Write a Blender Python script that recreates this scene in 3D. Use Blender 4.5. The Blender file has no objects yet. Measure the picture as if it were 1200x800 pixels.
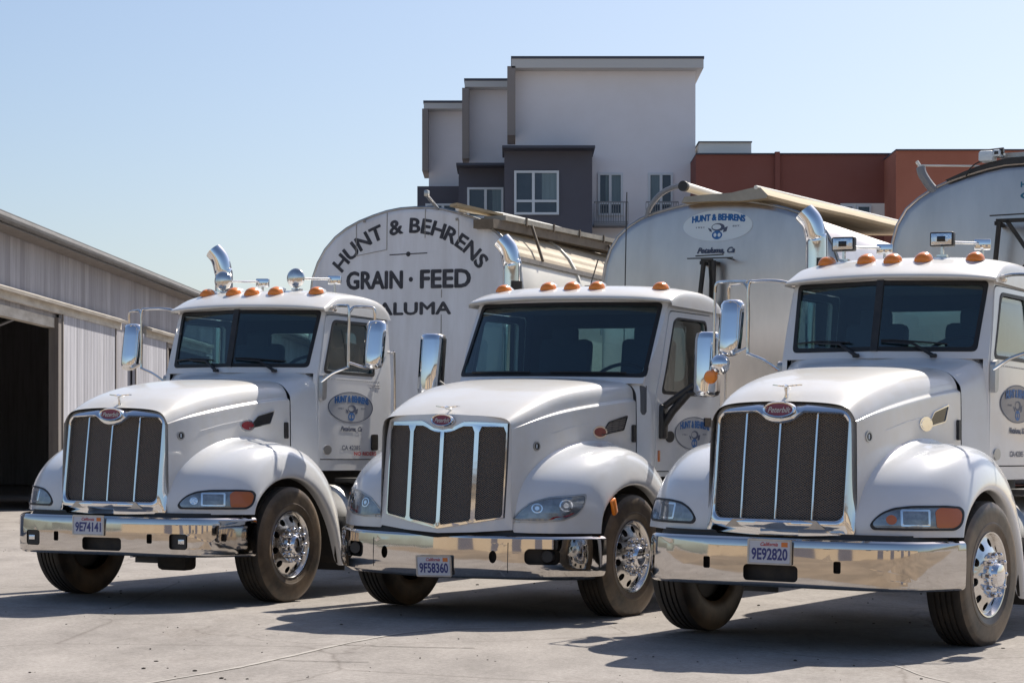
import bpy, bmesh, math, random
from mathutils import Vector, Matrix
from mathutils.geometry import tessellate_polygon
from mathutils.bvhtree import BVHTree
R = math.radians
random.seed(7)
SC = bpy.context.scene
COL = SC.collection

# ------------------------------------------------------------------ camera, light, exposure
cam_d = bpy.data.cameras.new('camera')
cam = bpy.data.objects.new('camera', cam_d); COL.objects.link(cam)
cam.location = (0, 0, 1.29); cam.rotation_euler = (R(90), 0, 0)
cam_d.lens = 72; cam_d.sensor_width = 36; cam_d.shift_y = 0.114
cam_d.clip_start = 0.1; cam_d.clip_end = 3000
SC.camera = cam

SUN_EL = 45.0; SUN_AZ = 31.0           # azimuth from +Y towards +X
w = bpy.data.worlds.new('World'); SC.world = w; w.use_nodes = True
nt = w.node_tree; nt.nodes.clear()
sky = nt.nodes.new('ShaderNodeTexSky'); sky.sky_type = 'NISHITA'; sky.sun_disc = False
sky.sun_elevation = R(SUN_EL); sky.sun_rotation = R(SUN_AZ)
sky.air_density = 1.1; sky.dust_density = 1.5; sky.ozone_density = 4.2; sky.altitude = 0
bg = nt.nodes.new('ShaderNodeBackground'); bg.inputs[1].default_value = 0.084
wo = nt.nodes.new('ShaderNodeOutputWorld')
tint = nt.nodes.new('ShaderNodeMixRGB'); tint.blend_type = 'MULTIPLY'; tint.inputs[0].default_value = 1; tint.inputs[2].default_value = (1.04,.99,.975,1)
nt.links.new(sky.outputs[0], tint.inputs[1]); nt.links.new(tint.outputs[0], bg.inputs[0]); nt.links.new(bg.outputs[0], wo.inputs[0])

sd = bpy.data.lights.new('sun', 'SUN'); sd.energy = 4.6; sd.angle = R(0.5); sd.color = (1.0, 0.93, 0.83)
sun = bpy.data.objects.new('sun', sd); COL.objects.link(sun)
to_sun = Vector((math.sin(R(SUN_AZ))*math.cos(R(SUN_EL)), math.cos(R(SUN_AZ))*math.cos(R(SUN_EL)), math.sin(R(SUN_EL))))
sun.rotation_euler = to_sun.to_track_quat('Z', 'Y').to_euler()
sun.location = (20, 30, 40)
SC.view_settings.view_transform = 'Standard'; SC.view_settings.look = 'None'
SC.view_settings.exposure = 0.54; SC.view_settings.gamma = 1.0
SC.view_settings.use_curve_mapping = False

# ------------------------------------------------------------------ materials
MATS = {}
def mat(name, base=(.5,.5,.5), rough=.5, metal=0., coat=0., spec=.5, noise=None, bump=None, emit=None):
    """noise=(scale, colour2, amount, stretch)   bump=(scale, strength, stretch)"""
    m = bpy.data.materials.new(name); m.use_nodes = True
    t = m.node_tree; b = t.nodes['Principled BSDF']
    b.inputs['Base Color'].default_value = (*base, 1); b.inputs['Roughness'].default_value = rough
    b.inputs['Metallic'].default_value = metal; b.inputs['Coat Weight'].default_value = coat
    b.inputs['Coat Roughness'].default_value = .04; b.inputs['Specular IOR Level'].default_value = spec
    tc = t.nodes.new('ShaderNodeTexCoord')
    def nz(scale, stretch, detail=6):
        mp = t.nodes.new('ShaderNodeMapping'); mp.inputs['Scale'].default_value = stretch
        n = t.nodes.new('ShaderNodeTexNoise'); n.inputs['Scale'].default_value = scale; n.inputs['Detail'].default_value = detail
        n.inputs['Roughness'].default_value = .65
        t.links.new(tc.outputs['Object'], mp.inputs[0]); t.links.new(mp.outputs[0], n.inputs['Vector'])
        return n
    if noise:
        sc, c2, amt = noise[:3]; st = noise[3] if len(noise) > 3 else (1,1,1)
        n = nz(sc, st); r = t.nodes.new('ShaderNodeValToRGB')
        r.color_ramp.elements[0].position = .38; r.color_ramp.elements[0].color = (*base, 1)
        r.color_ramp.elements[1].position = .72
        r.color_ramp.elements[1].color = tuple(base[i]*(1-amt)+c2[i]*amt for i in range(3))+(1,)
        t.links.new(n.outputs[0], r.inputs[0]); t.links.new(r.outputs[0], b.inputs['Base Color'])
    if bump:
        sc, stg = bump[:2]; st = bump[2] if len(bump) > 2 else (1,1,1)
        n = nz(sc, st, 3); bp = t.nodes.new('ShaderNodeBump'); bp.inputs['Strength'].default_value = stg
        bp.inputs['Distance'].default_value = .02
        t.links.new(n.outputs[0], bp.inputs['Height']); t.links.new(bp.outputs[0], b.inputs['Normal'])
    if emit:
        b.inputs['Emission Color'].default_value = (*emit[:3], 1); b.inputs['Emission Strength'].default_value = emit[3]
    MATS[name] = m
    return m

M = MATS
mat('paint', (.75,.76,.775), .24, coat=.8, noise=(3.4, (.66,.62,.54), .30))
mat('paint_dusty', (.76,.75,.73), .32, coat=.5, noise=(2.4, (.68,.61,.49), .55))
mat('paint_cab', (.75,.76,.77), .28, coat=.7, noise=(3.5, (.62,.58,.52), .3))
mat('chrome', (.86,.87,.88), .06, 1., bump=(3.0, .035))
mat('chrome_bumper', (.66,.64,.62), .05, 1., bump=(1.3, .22, (1,1,.45)), noise=(5, (.5,.45,.4), .35))
mat('mirror_glass', (.8,.82,.84), .02, 1.)
mat('aluminium', (.78,.77,.76), .17, 1., noise=(9, (.5,.44,.36), .6), bump=(6, .05))
mat('aluminium_dull', (.50,.50,.50), .42, 1., noise=(6, (.3,.27,.22), .6))
mat('stainless', (.60,.545,.51), .30, .92, noise=(2.6, (.46,.42,.395), .75, (1,1,.3)), bump=(1.1, .14))
mat('tank_white', (.76,.76,.79), .5, noise=(3.2, (.53,.51,.50), .6, (1.4,1,.22)), bump=(1.5, .05))
mat('tank_cream', (.80,.78,.71), .45, noise=(2.0, (.6,.54,.44), .4, (1,.3,2)))
mat('tarp_tan', (.47,.37,.23), .8, noise=(4, (.30,.22,.13), .6, (1,.3,1)), bump=(5, .3))
mat('tarp_grey', (.30,.28,.24), .8, noise=(4, (.48,.44,.36), .6), bump=(5, .3))
mat('brown_metal', (.13,.10,.07), .7, noise=(8, (.25,.2,.15), .5))
mat('grey_rail', (.33,.31,.29), .6, noise=(10, (.2,.17,.13), .6))
mat('black_plastic', (.018,.018,.02), .45, noise=(12, (.05,.045,.04), .5))
mat('black_gloss', (.012,.012,.014), .15)
mat('rubber_seal', (.012,.012,.013), .5)
mat('chassis', (.022,.021,.02), .7, noise=(7, (.07,.055,.04), .6))
mat('interior', (.06,.065,.075), .8, noise=(9, (.05,.05,.055), .4))
mat('interior_mid', (.12,.125,.135), .8)
mat('seat_cloth', (.05,.06,.08), .9)
mat('tyre', (.024,.022,.020), .7, noise=(4, (.10,.075,.05), .6), bump=(30, .15))
mat('tyre_side', (.030,.026,.022), .42, noise=(1.7, (.26,.18,.11), .85), bump=(14, .1))
mat('lug', (.8,.8,.82), .10, 1.)
mat('amber', (.95,.26,.02), .22, coat=.6)
mat('amber_dark', (.50,.13,.03), .25, coat=.6)
mat('red_enamel', (.23,.012,.02), .2, coat=.8)
mat('silver_letter', (.62,.52,.44), .3, .6)
mat('black_letter', (.02,.02,.028), .55, noise=(14, (.10,.10,.12), .5))
mat('blue_letter', (.015,.12,.36), .5)
mat('blue_dark', (.03,.06,.14), .5)
mat('teal_letter', (.02,.14,.22), .5)
mat('slate_letter', (.06,.08,.14), .5)
mat('sign_white', (.62,.70,.76), .4)
mat('sign_grey', (.42,.43,.45), .4)
mat('sign_shaded', (.20,.20,.23), .35)  # same grey oval sign, with its shade put into the colour
mat('plate_white', (.62,.64,.70), .35)
mat('plate_blue', (.05,.06,.22), .4)
mat('plate_red', (.5,.05,.06), .4)
mat('plate_orange', (.75,.22,.05), .4)
mat('lamp_reflector', (.75,.77,.8), .18, 1., bump=(20,.3))
mat('barn_roof', (.17,.17,.175), .8, noise=(5, (.09,.085,.08), .8, (1,.3,3)))
mat('barn_sheet', (.24,.24,.25), .7, noise=(2.2, (.13,.125,.12), .8, (3,.08,1)))
mat('barn_cream', (.60,.56,.50), .8, noise=(4, (.30,.26,.21), .75, (1,.3,1)))
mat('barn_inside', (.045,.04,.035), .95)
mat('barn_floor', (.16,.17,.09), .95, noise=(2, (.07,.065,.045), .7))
mat('wood_post', (.16,.14,.13), .85, noise=(6, (.3,.27,.24), .5, (1,1,.1)))
mat('stucco', (.82,.80,.83), .9, noise=(.7, (.75,.72,.73), .5), bump=(8,.08))
mat('stucco_side', (.40,.36,.32), .9)
mat('stucco_dark', (.10,.10,.125), .85, noise=(.6, (.09,.085,.10), .6))
mat('trim_light', (.58,.57,.55), .7)
mat('roof_dark', (.06,.065,.09), .6)
mat('fin_brown', (.27,.24,.225), .85)
mat('window_frame', (.66,.70,.74), .5)
mat('brick_red', (.25,.092,.07), .9, noise=(.5, (.23,.07,.05), .6))
mat('brick_orange', (.46,.17,.11), .9, noise=(.5, (.36,.12,.07), .6))
mat('cream_wall', (.86,.84,.78), .9)
mat('curtain', (.20,.27,.30), .9, noise=(3, (.12,.17,.2), .7, (8,1,.2)))
mat('window_pane_far', (.03,.045,.075), .08, noise=(.8, (.07,.09,.12), .5))
mat('dirt', (.30,.23,.16), .95, noise=(.45, (.10,.08,.06), .9, (1,.4,1)))
mat('tan_wall', (.36,.29,.21), .9, noise=(.35, (.38,.31,.22), .7))
mat('rail_metal', (.22,.23,.25), .5)
mat('pebble', (.055,.045,.035), .9)
mat('lamp_glass', (.30,.33,.36), .12, .55, coat=1., noise=(14, (.12,.14,.16), .8))
mat('headliner', (.16,.16,.17), .9)

def glass(name, tint, refl=1.45, gloss_rough=.01):
    m = bpy.data.materials.new(name); m.use_nodes = True; t = m.node_tree; t.nodes.clear()
    o = t.nodes.new('ShaderNodeOutputMaterial'); mx = t.nodes.new('ShaderNodeMixShader')
    lw = t.nodes.new('ShaderNodeLayerWeight'); lw.inputs[0].default_value = .5
    pw = t.nodes.new('ShaderNodeMath'); pw.operation = 'POWER'; pw.inputs[1].default_value = 4.0
    t.links.new(lw.outputs['Facing'], pw.inputs[0])
    fr = t.nodes.new('ShaderNodeMath'); fr.operation = 'MULTIPLY_ADD'; fr.inputs[1].default_value = .9; fr.inputs[2].default_value = (refl-1)*.12
    t.links.new(pw.outputs[0], fr.inputs[0])
    tr = t.nodes.new('ShaderNodeBsdfTransparent'); tr.inputs[0].default_value = (*tint, 1)
    gl = t.nodes.new('ShaderNodeBsdfGlossy'); gl.inputs['Roughness'].default_value = gloss_rough
    t.links.new(fr.outputs[0], mx.inputs[0]); t.links.new(tr.outputs[0], mx.inputs[1]); t.links.new(gl.outputs[0], mx.inputs[2])
    t.links.new(mx.outputs[0], o.inputs[0]); MATS[name] = m
glass('windshield_glass', (.70,.85,.87), 1.6)
glass('side_glass', (.68,.76,.76), 1.5)
glass('door_glass', (.56,.66,.67), 1.6)
glass('lens_glass', (.80,.84,.88), 1.5)

def mesh_grille():
    m = bpy.data.materials.new('grille_mesh'); m.use_nodes = True; t = m.node_tree
    b = t.nodes['Principled BSDF']; b.inputs['Roughness'].default_value = .5
    tc = t.nodes.new('ShaderNodeTexCoord'); sp = t.nodes.new('ShaderNodeSeparateXYZ')
    t.links.new(tc.outputs['Object'], sp.inputs[0])
    def mth(op, a, bb=None):
        n = t.nodes.new('ShaderNodeMath'); n.operation = op
        for i, v in enumerate((a, bb)):
            if v is None: continue
            if isinstance(v, (int, float)): n.inputs[i].default_value = v
            else: t.links.new(v, n.inputs[i])
        return n.outputs[0]
    k = 2*math.pi/.024
    x = mth('MULTIPLY', sp.outputs[0], k); z = mth('MULTIPLY', sp.outputs[2], k*1.5)
    a = mth('SINE', mth('ADD', x, z)); c = mth('SINE', mth('SUBTRACT', x, z))
    p = mth('MAXIMUM', a, c)
    r = t.nodes.new('ShaderNodeValToRGB'); r.color_ramp.elements[0].position = .72
    r.color_ramp.elements[0].color = (.030,.027,.026,1); r.color_ramp.elements[1].position = .95
    r.color_ramp.elements[1].color = (.27,.225,.185,1)
    t.links.new(p, r.inputs[0]); t.links.new(r.outputs[0], b.inputs['Base Color'])
    n2 = t.nodes.new('ShaderNodeBump'); n2.inputs['Strength'].default_value = .5; n2.inputs['Distance'].default_value = .01
    t.links.new(p, n2.inputs['Height']); t.links.new(n2.outputs[0], b.inputs['Normal'])
    b.inputs['Metallic'].default_value = .0
    MATS['grille_mesh'] = m
mesh_grille()

def boards(name, c1, c2, width, axis, streak=(.5,.47,.44), metal=0.):
    """weathered corrugated/board siding: vertical streaks that vary board by board"""
    m = bpy.data.materials.new(name); m.use_nodes = True; t = m.node_tree
    b = t.nodes['Principled BSDF']; b.inputs['Roughness'].default_value = .75; b.inputs['Metallic'].default_value = metal
    tc = t.nodes.new('ShaderNodeTexCoord'); sp = t.nodes.new('ShaderNodeSeparateXYZ')
    t.links.new(tc.outputs['Object'], sp.inputs[0])
    dv = t.nodes.new('ShaderNodeMath'); dv.operation = 'DIVIDE'; dv.inputs[1].default_value = width
    t.links.new(sp.outputs[axis], dv.inputs[0])
    fl = t.nodes.new('ShaderNodeMath'); fl.operation = 'FLOOR'; t.links.new(dv.outputs[0], fl.inputs[0])
    wn = t.nodes.new('ShaderNodeTexWhiteNoise'); wn.noise_dimensions = '1D'; t.links.new(fl.outputs[0], wn.inputs['W'])
    mp = t.nodes.new('ShaderNodeMapping'); sc = [5,5,5]; sc[2] = .35; mp.inputs['Scale'].default_value = sc
    t.links.new(tc.outputs['Object'], mp.inputs[0])
    n = t.nodes.new('ShaderNodeTexNoise'); n.inputs['Scale'].default_value = 1.3; n.inputs['Detail'].default_value = 10; n.inputs['Roughness'].default_value = .72
    t.links.new(mp.outputs[0], n.inputs['Vector'])
    mx = t.nodes.new('ShaderNodeMixRGB'); mx.inputs[1].default_value = (*c1,1); mx.inputs[2].default_value = (*c2,1)
    t.links.new(wn.outputs[0], mx.inputs[0])
    r = t.nodes.new('ShaderNodeValToRGB'); r.color_ramp.elements[0].position = .45; r.color_ramp.elements[1].position = .75
    r.color_ramp.elements[0].color = (0,0,0,1); r.color_ramp.elements[1].color = (.75,.75,.75,1)
    t.links.new(n.outputs[0], r.inputs[0])
    m2 = t.nodes.new('ShaderNodeMixRGB'); m2.inputs[2].default_value = (*streak,1)
    t.links.new(r.outputs[0], m2.inputs[0]); t.links.new(mx.outputs[0], m2.inputs[1]); t.links.new(m2.outputs[0], b.inputs['Base Color'])
    fr = t.nodes.new('ShaderNodeMath'); fr.operation = 'FRACT'; t.links.new(dv.outputs[0], fr.inputs[0])
    sn = t.nodes.new('ShaderNodeMath'); sn.operation = 'PINGPONG'; sn.inputs[1].default_value = .5; t.links.new(fr.outputs[0], sn.inputs[0])
    bp = t.nodes.new('ShaderNodeBump'); bp.inputs['Strength'].default_value = .45; bp.inputs['Distance'].default_value = .05
    t.links.new(sn.outputs[0], bp.inputs['Height']); t.links.new(bp.outputs[0], b.inputs['Normal'])
    MATS[name] = m
boards('siding', (.31,.30,.325), (.45,.44,.47), .36, 1, (.19,.18,.18))
boards('siding_door', (.34,.34,.375), (.50,.50,.54), .31, 1, (.20,.195,.20))
boards('corrugated_tan', (.50,.42,.31), (.55,.47,.35), .09, 2, (.36,.29,.20))

def concrete():
    m = bpy.data.materials.new('concrete'); m.use_nodes = True; t = m.node_tree
    b = t.nodes['Principled BSDF']; b.inputs['Roughness'].default_value = .88; b.inputs['Specular IOR Level'].default_value = .25
    tc = t.nodes.new('ShaderNodeTexCoord')
    def nz(scale, detail, st=(1,1,1), rg=.6):
        mp = t.nodes.new('ShaderNodeMapping'); mp.inputs['Scale'].default_value = st
        n = t.nodes.new('ShaderNodeTexNoise'); n.inputs['Scale'].default_value = scale; n.inputs['Detail'].default_value = detail
        n.inputs['Roughness'].default_value = rg
        t.links.new(tc.outputs['Object'], mp.inputs[0]); t.links.new(mp.outputs[0], n.inputs['Vector']); return n.outputs[0]
    def ramp(f, p0, c0, p1, c1):
        r = t.nodes.new('ShaderNodeValToRGB'); e = r.color_ramp.elements
        e[0].position = p0; e[0].color = c0; e[1].position = p1; e[1].color = c1
        t.links.new(f, r.inputs[0]); return r.outputs[0]
    def mix(mode, a, bb, f=1.):
        x = t.nodes.new('ShaderNodeMixRGB'); x.blend_type = mode; x.inputs[0].default_value = f
        t.links.new(a, x.inputs[1]); t.links.new(bb, x.inputs[2]); return x.outputs[0]
    big = ramp(nz(.22, 5), .3, (.315,.291,.270,1), .7, (.38,.352,.326,1))
    mid = ramp(nz(1.5, 9, (1,.45,1), .75), .34, (.74,.73,.72,1), .62, (1.05,1.04,1.03,1))
    fine = ramp(nz(30, 8, (1,1,1), .85), .34, (.66,.65,.64,1), .58, (1.06,1.06,1.06,1))
    stain = ramp(nz(.7, 8, (1,.35,1), .75), .56, (1,1,1,1), .70, (.80,.78,.76,1))
    grit = ramp(nz(110, 3, (1,1,1), .9), .60, (1,1,1,1), .72, (.55,.52,.50,1))
    stain = mix('MULTIPLY', stain, grit)
    c = mix('MULTIPLY', mix('MULTIPLY', mix('MULTIPLY', big, mid), fine), stain)
    # hairline cracks
    v = t.nodes.new('ShaderNodeTexVoronoi'); v.feature = 'DISTANCE_TO_EDGE'; v.inputs['Scale'].default_value = .33
    mp = t.nodes.new('ShaderNodeMapping'); wr = nz(1.2, 5)
    ad = t.nodes.new('ShaderNodeMixRGB'); ad.blend_type = 'ADD'; ad.inputs[0].default_value = .55
    t.links.new(tc.outputs['Object'], ad.inputs[1]); t.links.new(wr, ad.inputs[2]); t.links.new(ad.outputs[0], v.inputs['Vector'])
    cr = ramp(v.outputs['Distance'], .0, (.55,.52,.50,1), .006, (1,1,1,1))
    c = mix('MULTIPLY', c, cr, .65)
    t.links.new(c, b.inputs['Base Color'])
    bp = t.nodes.new('ShaderNodeBump'); bp.inputs['Strength'].default_value = .35; bp.inputs['Distance'].default_value = .015
    t.links.new(nz(22, 8, rg=.8), bp.inputs['Height']); t.links.new(bp.outputs[0], b.inputs['Normal'])
    MATS['concrete'] = m
concrete()
mat('slab_seam', (.43,.40,.36), .9, noise=(9, (.33,.30,.27), .9))

# ------------------------------------------------------------------ geometry helpers
def tag(o, label=None, cat=None, group=None, kind=None):
    if label: o['label'] = label
    if cat: o['category'] = cat
    if group: o['group'] = group
    if kind: o['kind'] = kind
    return o
def empty(name, loc, rot=(0,0,0)):
    o = bpy.data.objects.new(name, None); COL.objects.link(o); o.location = loc; o.rotation_euler = rot
    o.empty_display_size = .2
    return o
def link(name, bm, ms, parent=None, smooth=35):
    me = bpy.data.meshes.new(name); bm.normal_update(); bm.to_mesh(me); bm.free()
    if not isinstance(ms, (list, tuple)): ms = [ms]
    for m in ms: me.materials.append(M[m])
    if smooth:
        me.polygons.foreach_set('use_smooth', [True]*len(me.polygons))
        me.set_sharp_from_angle(angle=R(smooth))
    o = bpy.data.objects.new(name, me); COL.objects.link(o)
    if parent: o.parent = parent
    return o
def nb(): return bmesh.new()
def box(bm, c, s, rot=None, mi=0, bev=0.):
    r = bmesh.ops.create_cube(bm, size=1)
    mtx = Matrix.Translation(c) @ (rot.to_4x4() if rot else Matrix.Identity(4)) @ Matrix.Diagonal((*s,1))
    bmesh.ops.transform(bm, matrix=mtx, verts=r['verts'])
    fs = {f for v in r['verts'] for f in v.link_faces}
    for f in fs: f.material_index = mi
    if bev:
        es = {e for f in fs for e in f.edges}
        bmesh.ops.bevel(bm, geom=list(es), offset=bev, segments=2, affect='EDGES', profile=.5)
    return bm
def tube(bm, pts, r, seg=10, mi=0, close=True, radii=None):
    pts = [Vector(p) for p in pts]; rings = []
    up = None
    for i, p in enumerate(pts):
        d = (pts[min(i+1, len(pts)-1)] - pts[max(i-1, 0)]).normalized()
        if up is None:
            up = Vector((0,0,1)) if abs(d.z) < .9 else Vector((1,0,0))
        a = d.cross(up).normalized(); b2 = a.cross(d).normalized(); up = b2
        rr = radii[i] if radii else r
        rings.append([bm.verts.new(p + a*math.cos(2*math.pi*k/seg)*rr + b2*math.sin(2*math.pi*k/seg)*rr) for k in range(seg)])
    for i in range(len(rings)-1):
        for k in range(seg):
            f = bm.faces.new((rings[i][k], rings[i][(k+1)%seg], rings[i+1][(k+1)%seg], rings[i+1][k])); f.material_index = mi
    if close:
        f = bm.faces.new(rings[0][::-1]); f.material_index = mi
        f = bm.faces.new(rings[-1]); f.material_index = mi
    return bm
def curve_pts(P, n=8):
    """Catmull-Rom through P"""
    P = [Vector(p) for p in P]; out = []
    for i in range(len(P)-1):
        p0 = P[max(i-1,0)]; p1 = P[i]; p2 = P[i+1]; p3 = P[min(i+2,len(P)-1)]
        for k in range(n):
            u = k/n
            out.append(.5*((2*p1)+(-p0+p2)*u+(2*p0-5*p1+4*p2-p3)*u*u+(-p0+3*p1-3*p2+p3)*u**3))
    out.append(P[-1]); return out
def lathe(bm, prof, seg=32, axis='x', c=(0,0,0), mi=0, sgn=1, cap=True):
    """prof: (radius, offset along axis)"""
    rings = []
    for r, d in prof:
        ring = []
        for k in range(seg):
            a = 2*math.pi*k/seg; u, v = r*math.cos(a), r*math.sin(a)
            if axis == 'x': p = (sgn*d, u, v)
            elif axis == 'y': p = (u, sgn*d, v)
            else: p = (u, v, sgn*d)
            ring.append(bm.verts.new(Vector(p)+Vector(c)))
        rings.append(ring)
    for i in range(len(rings)-1):
        for k in range(seg):
            q = (rings[i][k], rings[i][(k+1)%seg], rings[i+1][(k+1)%seg], rings[i+1][k])
            f = bm.faces.new(q); f.material_index = mi
    for ring, r in ((rings[0], prof[0][0]), (rings[-1], prof[-1][0])):
        if r > 1e-4 and cap:
            f = bm.faces.new(ring); f.material_index = mi
    bmesh.ops.remove_doubles(bm, verts=bm.verts, dist=1e-5)
    bmesh.ops.recalc_face_normals(bm, faces=bm.faces)
    return bm
def grid(bm, rows, closed=False, mi=0):
    V = [[bm.verts.new(p) for p in r] for r in rows]
    n = len(rows[0])
    for i in range(len(V)-1):
        for k in range(n if closed else n-1):
            f = bm.faces.new((V[i][k], V[i][(k+1)%n], V[i+1][(k+1)%n], V[i+1][k])); f.material_index = mi
    return V
def bake(o, mods, smooth=40):
    for kind, kw in mods:
        m = o.modifiers.new(kind.lower(), kind)
        for k, v in kw.items(): setattr(m, k, v)
    dg = bpy.context.evaluated_depsgraph_get(); dg.update()
    me = bpy.data.meshes.new_from_object(o.evaluated_get(dg), depsgraph=dg)
    o.modifiers.clear(); old = o.data; me.name = old.name; o.data = me
    me.polygons.foreach_set('use_smooth', [True]*len(me.polygons)); me.set_sharp_from_angle(angle=R(smooth))
    return o
def rrect(x0, y0, x1, y1, r, n=5):
    out = []
    for cx, cy, a0 in ((x1-r, y1-r, 0), (x0+r, y1-r, 90), (x0+r, y0+r, 180), (x1-r, y0+r, 270)):
        for k in range(n+1):
            a = R(a0 + 90*k/n); out.append((cx+r*math.cos(a), cy+r*math.sin(a)))
    return out
def ell(cx, cy, rx, ry, n=28):
    return [(cx+rx*math.cos(2*math.pi*k/n), cy+ry*math.sin(2*math.pi*k/n)) for k in range(n)]
def rpoly(P, r, n=4):
    """round the corners of polygon P"""
    out = []; N = len(P)
    for i in range(N):
        a = Vector(P[i-1]); b = Vector(P[i]); c = Vector(P[(i+1) % N])
        rr = min(r, (a-b).length*.45, (c-b).length*.45)
        p = b+(a-b).normalized()*rr; q = b+(c-b).normalized()*rr
        for k in range(n+1):
            u = k/n; out.append(tuple((1-u)**2*p+2*u*(1-u)*b+u*u*q))
    return out
def plate(bm, outer, holes, fmap, depth, cuts_x=(), cuts_y=(), mi=0, mi_back=None, mi_side=None):
    """polygon with holes in (a,b); fmap(a,b,d) -> xyz, d from 0 (front) to depth (back)"""
    tmp = bmesh.new()
    loops = [[Vector((p[0], p[1], 0)) for p in L] for L in [outer]+list(holes)]
    flat = [v for L in loops for v in L]
    vs = [tmp.verts.new(v) for v in flat]
    for tri in tessellate_polygon(loops):
        try: tmp.faces.new([vs[i] for i in tri])
        except ValueError: pass
    for x in cuts_x:
        bmesh.ops.bisect_plane(tmp, geom=list(tmp.verts)+list(tmp.edges)+list(tmp.faces), plane_co=(x,0,0), plane_no=(1,0,0), dist=1e-6)
    for y in cuts_y:
        bmesh.ops.bisect_plane(tmp, geom=list(tmp.verts)+list(tmp.edges)+list(tmp.faces), plane_co=(0,y,0), plane_no=(0,1,0), dist=1e-6)
    bmesh.ops.recalc_face_normals(tmp, faces=tmp.faces)
    if sum(f.normal.z for f in tmp.faces) < 0: bmesh.ops.reverse_faces(tmp, faces=tmp.faces)
    A = {}; B = {}
    for v in tmp.verts:
        A[v] = bm.verts.new(fmap(v.co.x, v.co.y, 0)); B[v] = bm.verts.new(fmap(v.co.x, v.co.y, depth)) if depth else None
    new = []
    for f in tmp.faces:
        g = bm.faces.new([A[v] for v in f.verts]); g.material_index = mi; new.append(g)
        if depth:
            g = bm.faces.new([B[v] for v in reversed(f.verts)]); g.material_index = mi if mi_back is None else mi_back; new.append(g)
    if depth:
        for e in tmp.edges:
            if len(e.link_faces) == 1:
                a, b = e.verts
                g = bm.faces.new((A[a], A[b], B[b], B[a])); g.material_index = mi if mi_side is None else mi_side; new.append(g)
    tmp.free()
    if depth: bmesh.ops.recalc_face_normals(bm, faces=new)
    return bm
def fr(lo, hi, n): return [lo+(hi-lo)*k/n for k in range(n+1)]

_font_cache = {}
def glyphs(body, bold=0., shear=0.):
    key = (body, bold, shear)
    if key not in _font_cache:
        cu = bpy.data.curves.new('lettering', 'FONT'); cu.body = body; cu.size = 1; cu.offset = bold; cu.shear = shear
        cu.resolution_u = 3
        o = bpy.data.objects.new('lettering', cu); COL.objects.link(o)
        dg = bpy.context.evaluated_depsgraph_get(); dg.update()
        me = bpy.data.meshes.new_from_object(o.evaluated_get(dg), depsgraph=dg)
        vs = [tuple(v.co) for v in me.vertices]; fs = [tuple(p.vertices) for p in me.polygons]
        bpy.data.objects.remove(o); bpy.data.curves.remove(cu); bpy.data.meshes.remove(me)
        _font_cache[key] = (vs, fs)
    return _font_cache[key]
def put_text(bm, body, box_, fmap, mi=0, bold=0.02, shear=0., rot=0., arc=None):
    """fit text into box (a0,b0,a1,b1); fmap(a,b,0)->xyz"""
    vs, fs = glyphs(body, bold, shear)
    x0 = min(v[0] for v in vs); x1 = max(v[0] for v in vs); y0 = min(v[1] for v in vs); y1 = max(v[1] for v in vs)
    a0, b0, a1, b1 = box_
    out = []
    for v in vs:
        a = a0+(v[0]-x0)/(x1-x0)*(a1-a0); b = b0+(v[1]-y0)/(y1-y0)*(b1-b0)
        if arc:
            u = (a-(a0+a1)/2)/((a1-a0)/2); b += arc*(1-u*u)
        out.append(bm.verts.new(fmap(a, b, 0)))
    for f in fs:
        try: bm.faces.new([out[i] for i in f]).material_index = mi
        except ValueError: pass
    return bm
def heavy(fn, w_, fmap):
    """draw the same lettering several times, a hair apart, for a heavier stroke"""
    for i, (dx, dy) in enumerate(((0,0),(w_,0),(-w_,0),(0,w_*.7),(0,-w_*.7))):
        fn(lambda a, b, d: fmap(a+dx, b+dy, d-.0003*i))
def arc_text(bm, body, cx, cy, rad, half, height, fmap, mi=0, bold=.03):
    W = []
    for ch in body:
        if ch == ' ': W.append((None, .28)); continue
        vs, fs = glyphs(ch, bold); x0 = min(v[0] for v in vs); x1 = max(v[0] for v in vs)
        W.append(((vs, fs, x0, x1), (x1-x0)+.09))
    tot = sum(x[1] for x in W); pos = 0
    capy = max(v[1] for v in glyphs('H', bold)[0])
    wid = 2*R(half)*rad/tot
    for g, adv in W:
        ang = -R(half)+2*R(half)*(pos+adv/2)/tot; pos += adv
        if g is None: continue
        vs, fs, x0, x1 = g; out = []
        for v in vs:
            lx = (v[0]-(x0+x1)/2)*wid; ly = v[1]/capy*height-height/2
            rr = rad+ly
            X = cx+rr*math.sin(ang)+lx*math.cos(ang); Y = cy+rr*math.cos(ang)-lx*math.sin(ang)
            out.append(bm.verts.new(fmap(X, Y, 0)))
        for f in fs:
            try: bm.faces.new([out[i] for i in f]).material_index = mi
            except ValueError: pass
def bvh_of(objs):
    V = []; F = []
    for o in objs:
        n = len(V); V += [v.co.copy() for v in o.data.vertices]; F += [[n+i for i in p.vertices] for p in o.data.polygons]
    return BVHTree.FromPolygons(V, F)
def caster(tree, d, dist=3.):
    """returns fmap(q,h,dep): point on the surface hit from outside along horizontal direction d (pointing inwards);
    q measured along the horizontal perpendicular of d"""
    d = Vector((d[0], d[1], 0)).normalized(); p = Vector((d.y, -d.x, 0))
    def fm(q, h, dep, off=.0):
        o = p*q+Vector((0,0,h))-d*dist
        hit = tree.ray_cast(o, d)
        pt = hit[0] if hit[0] else o+d*dist
        return pt - d*(off-dep)
    return fm
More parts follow.
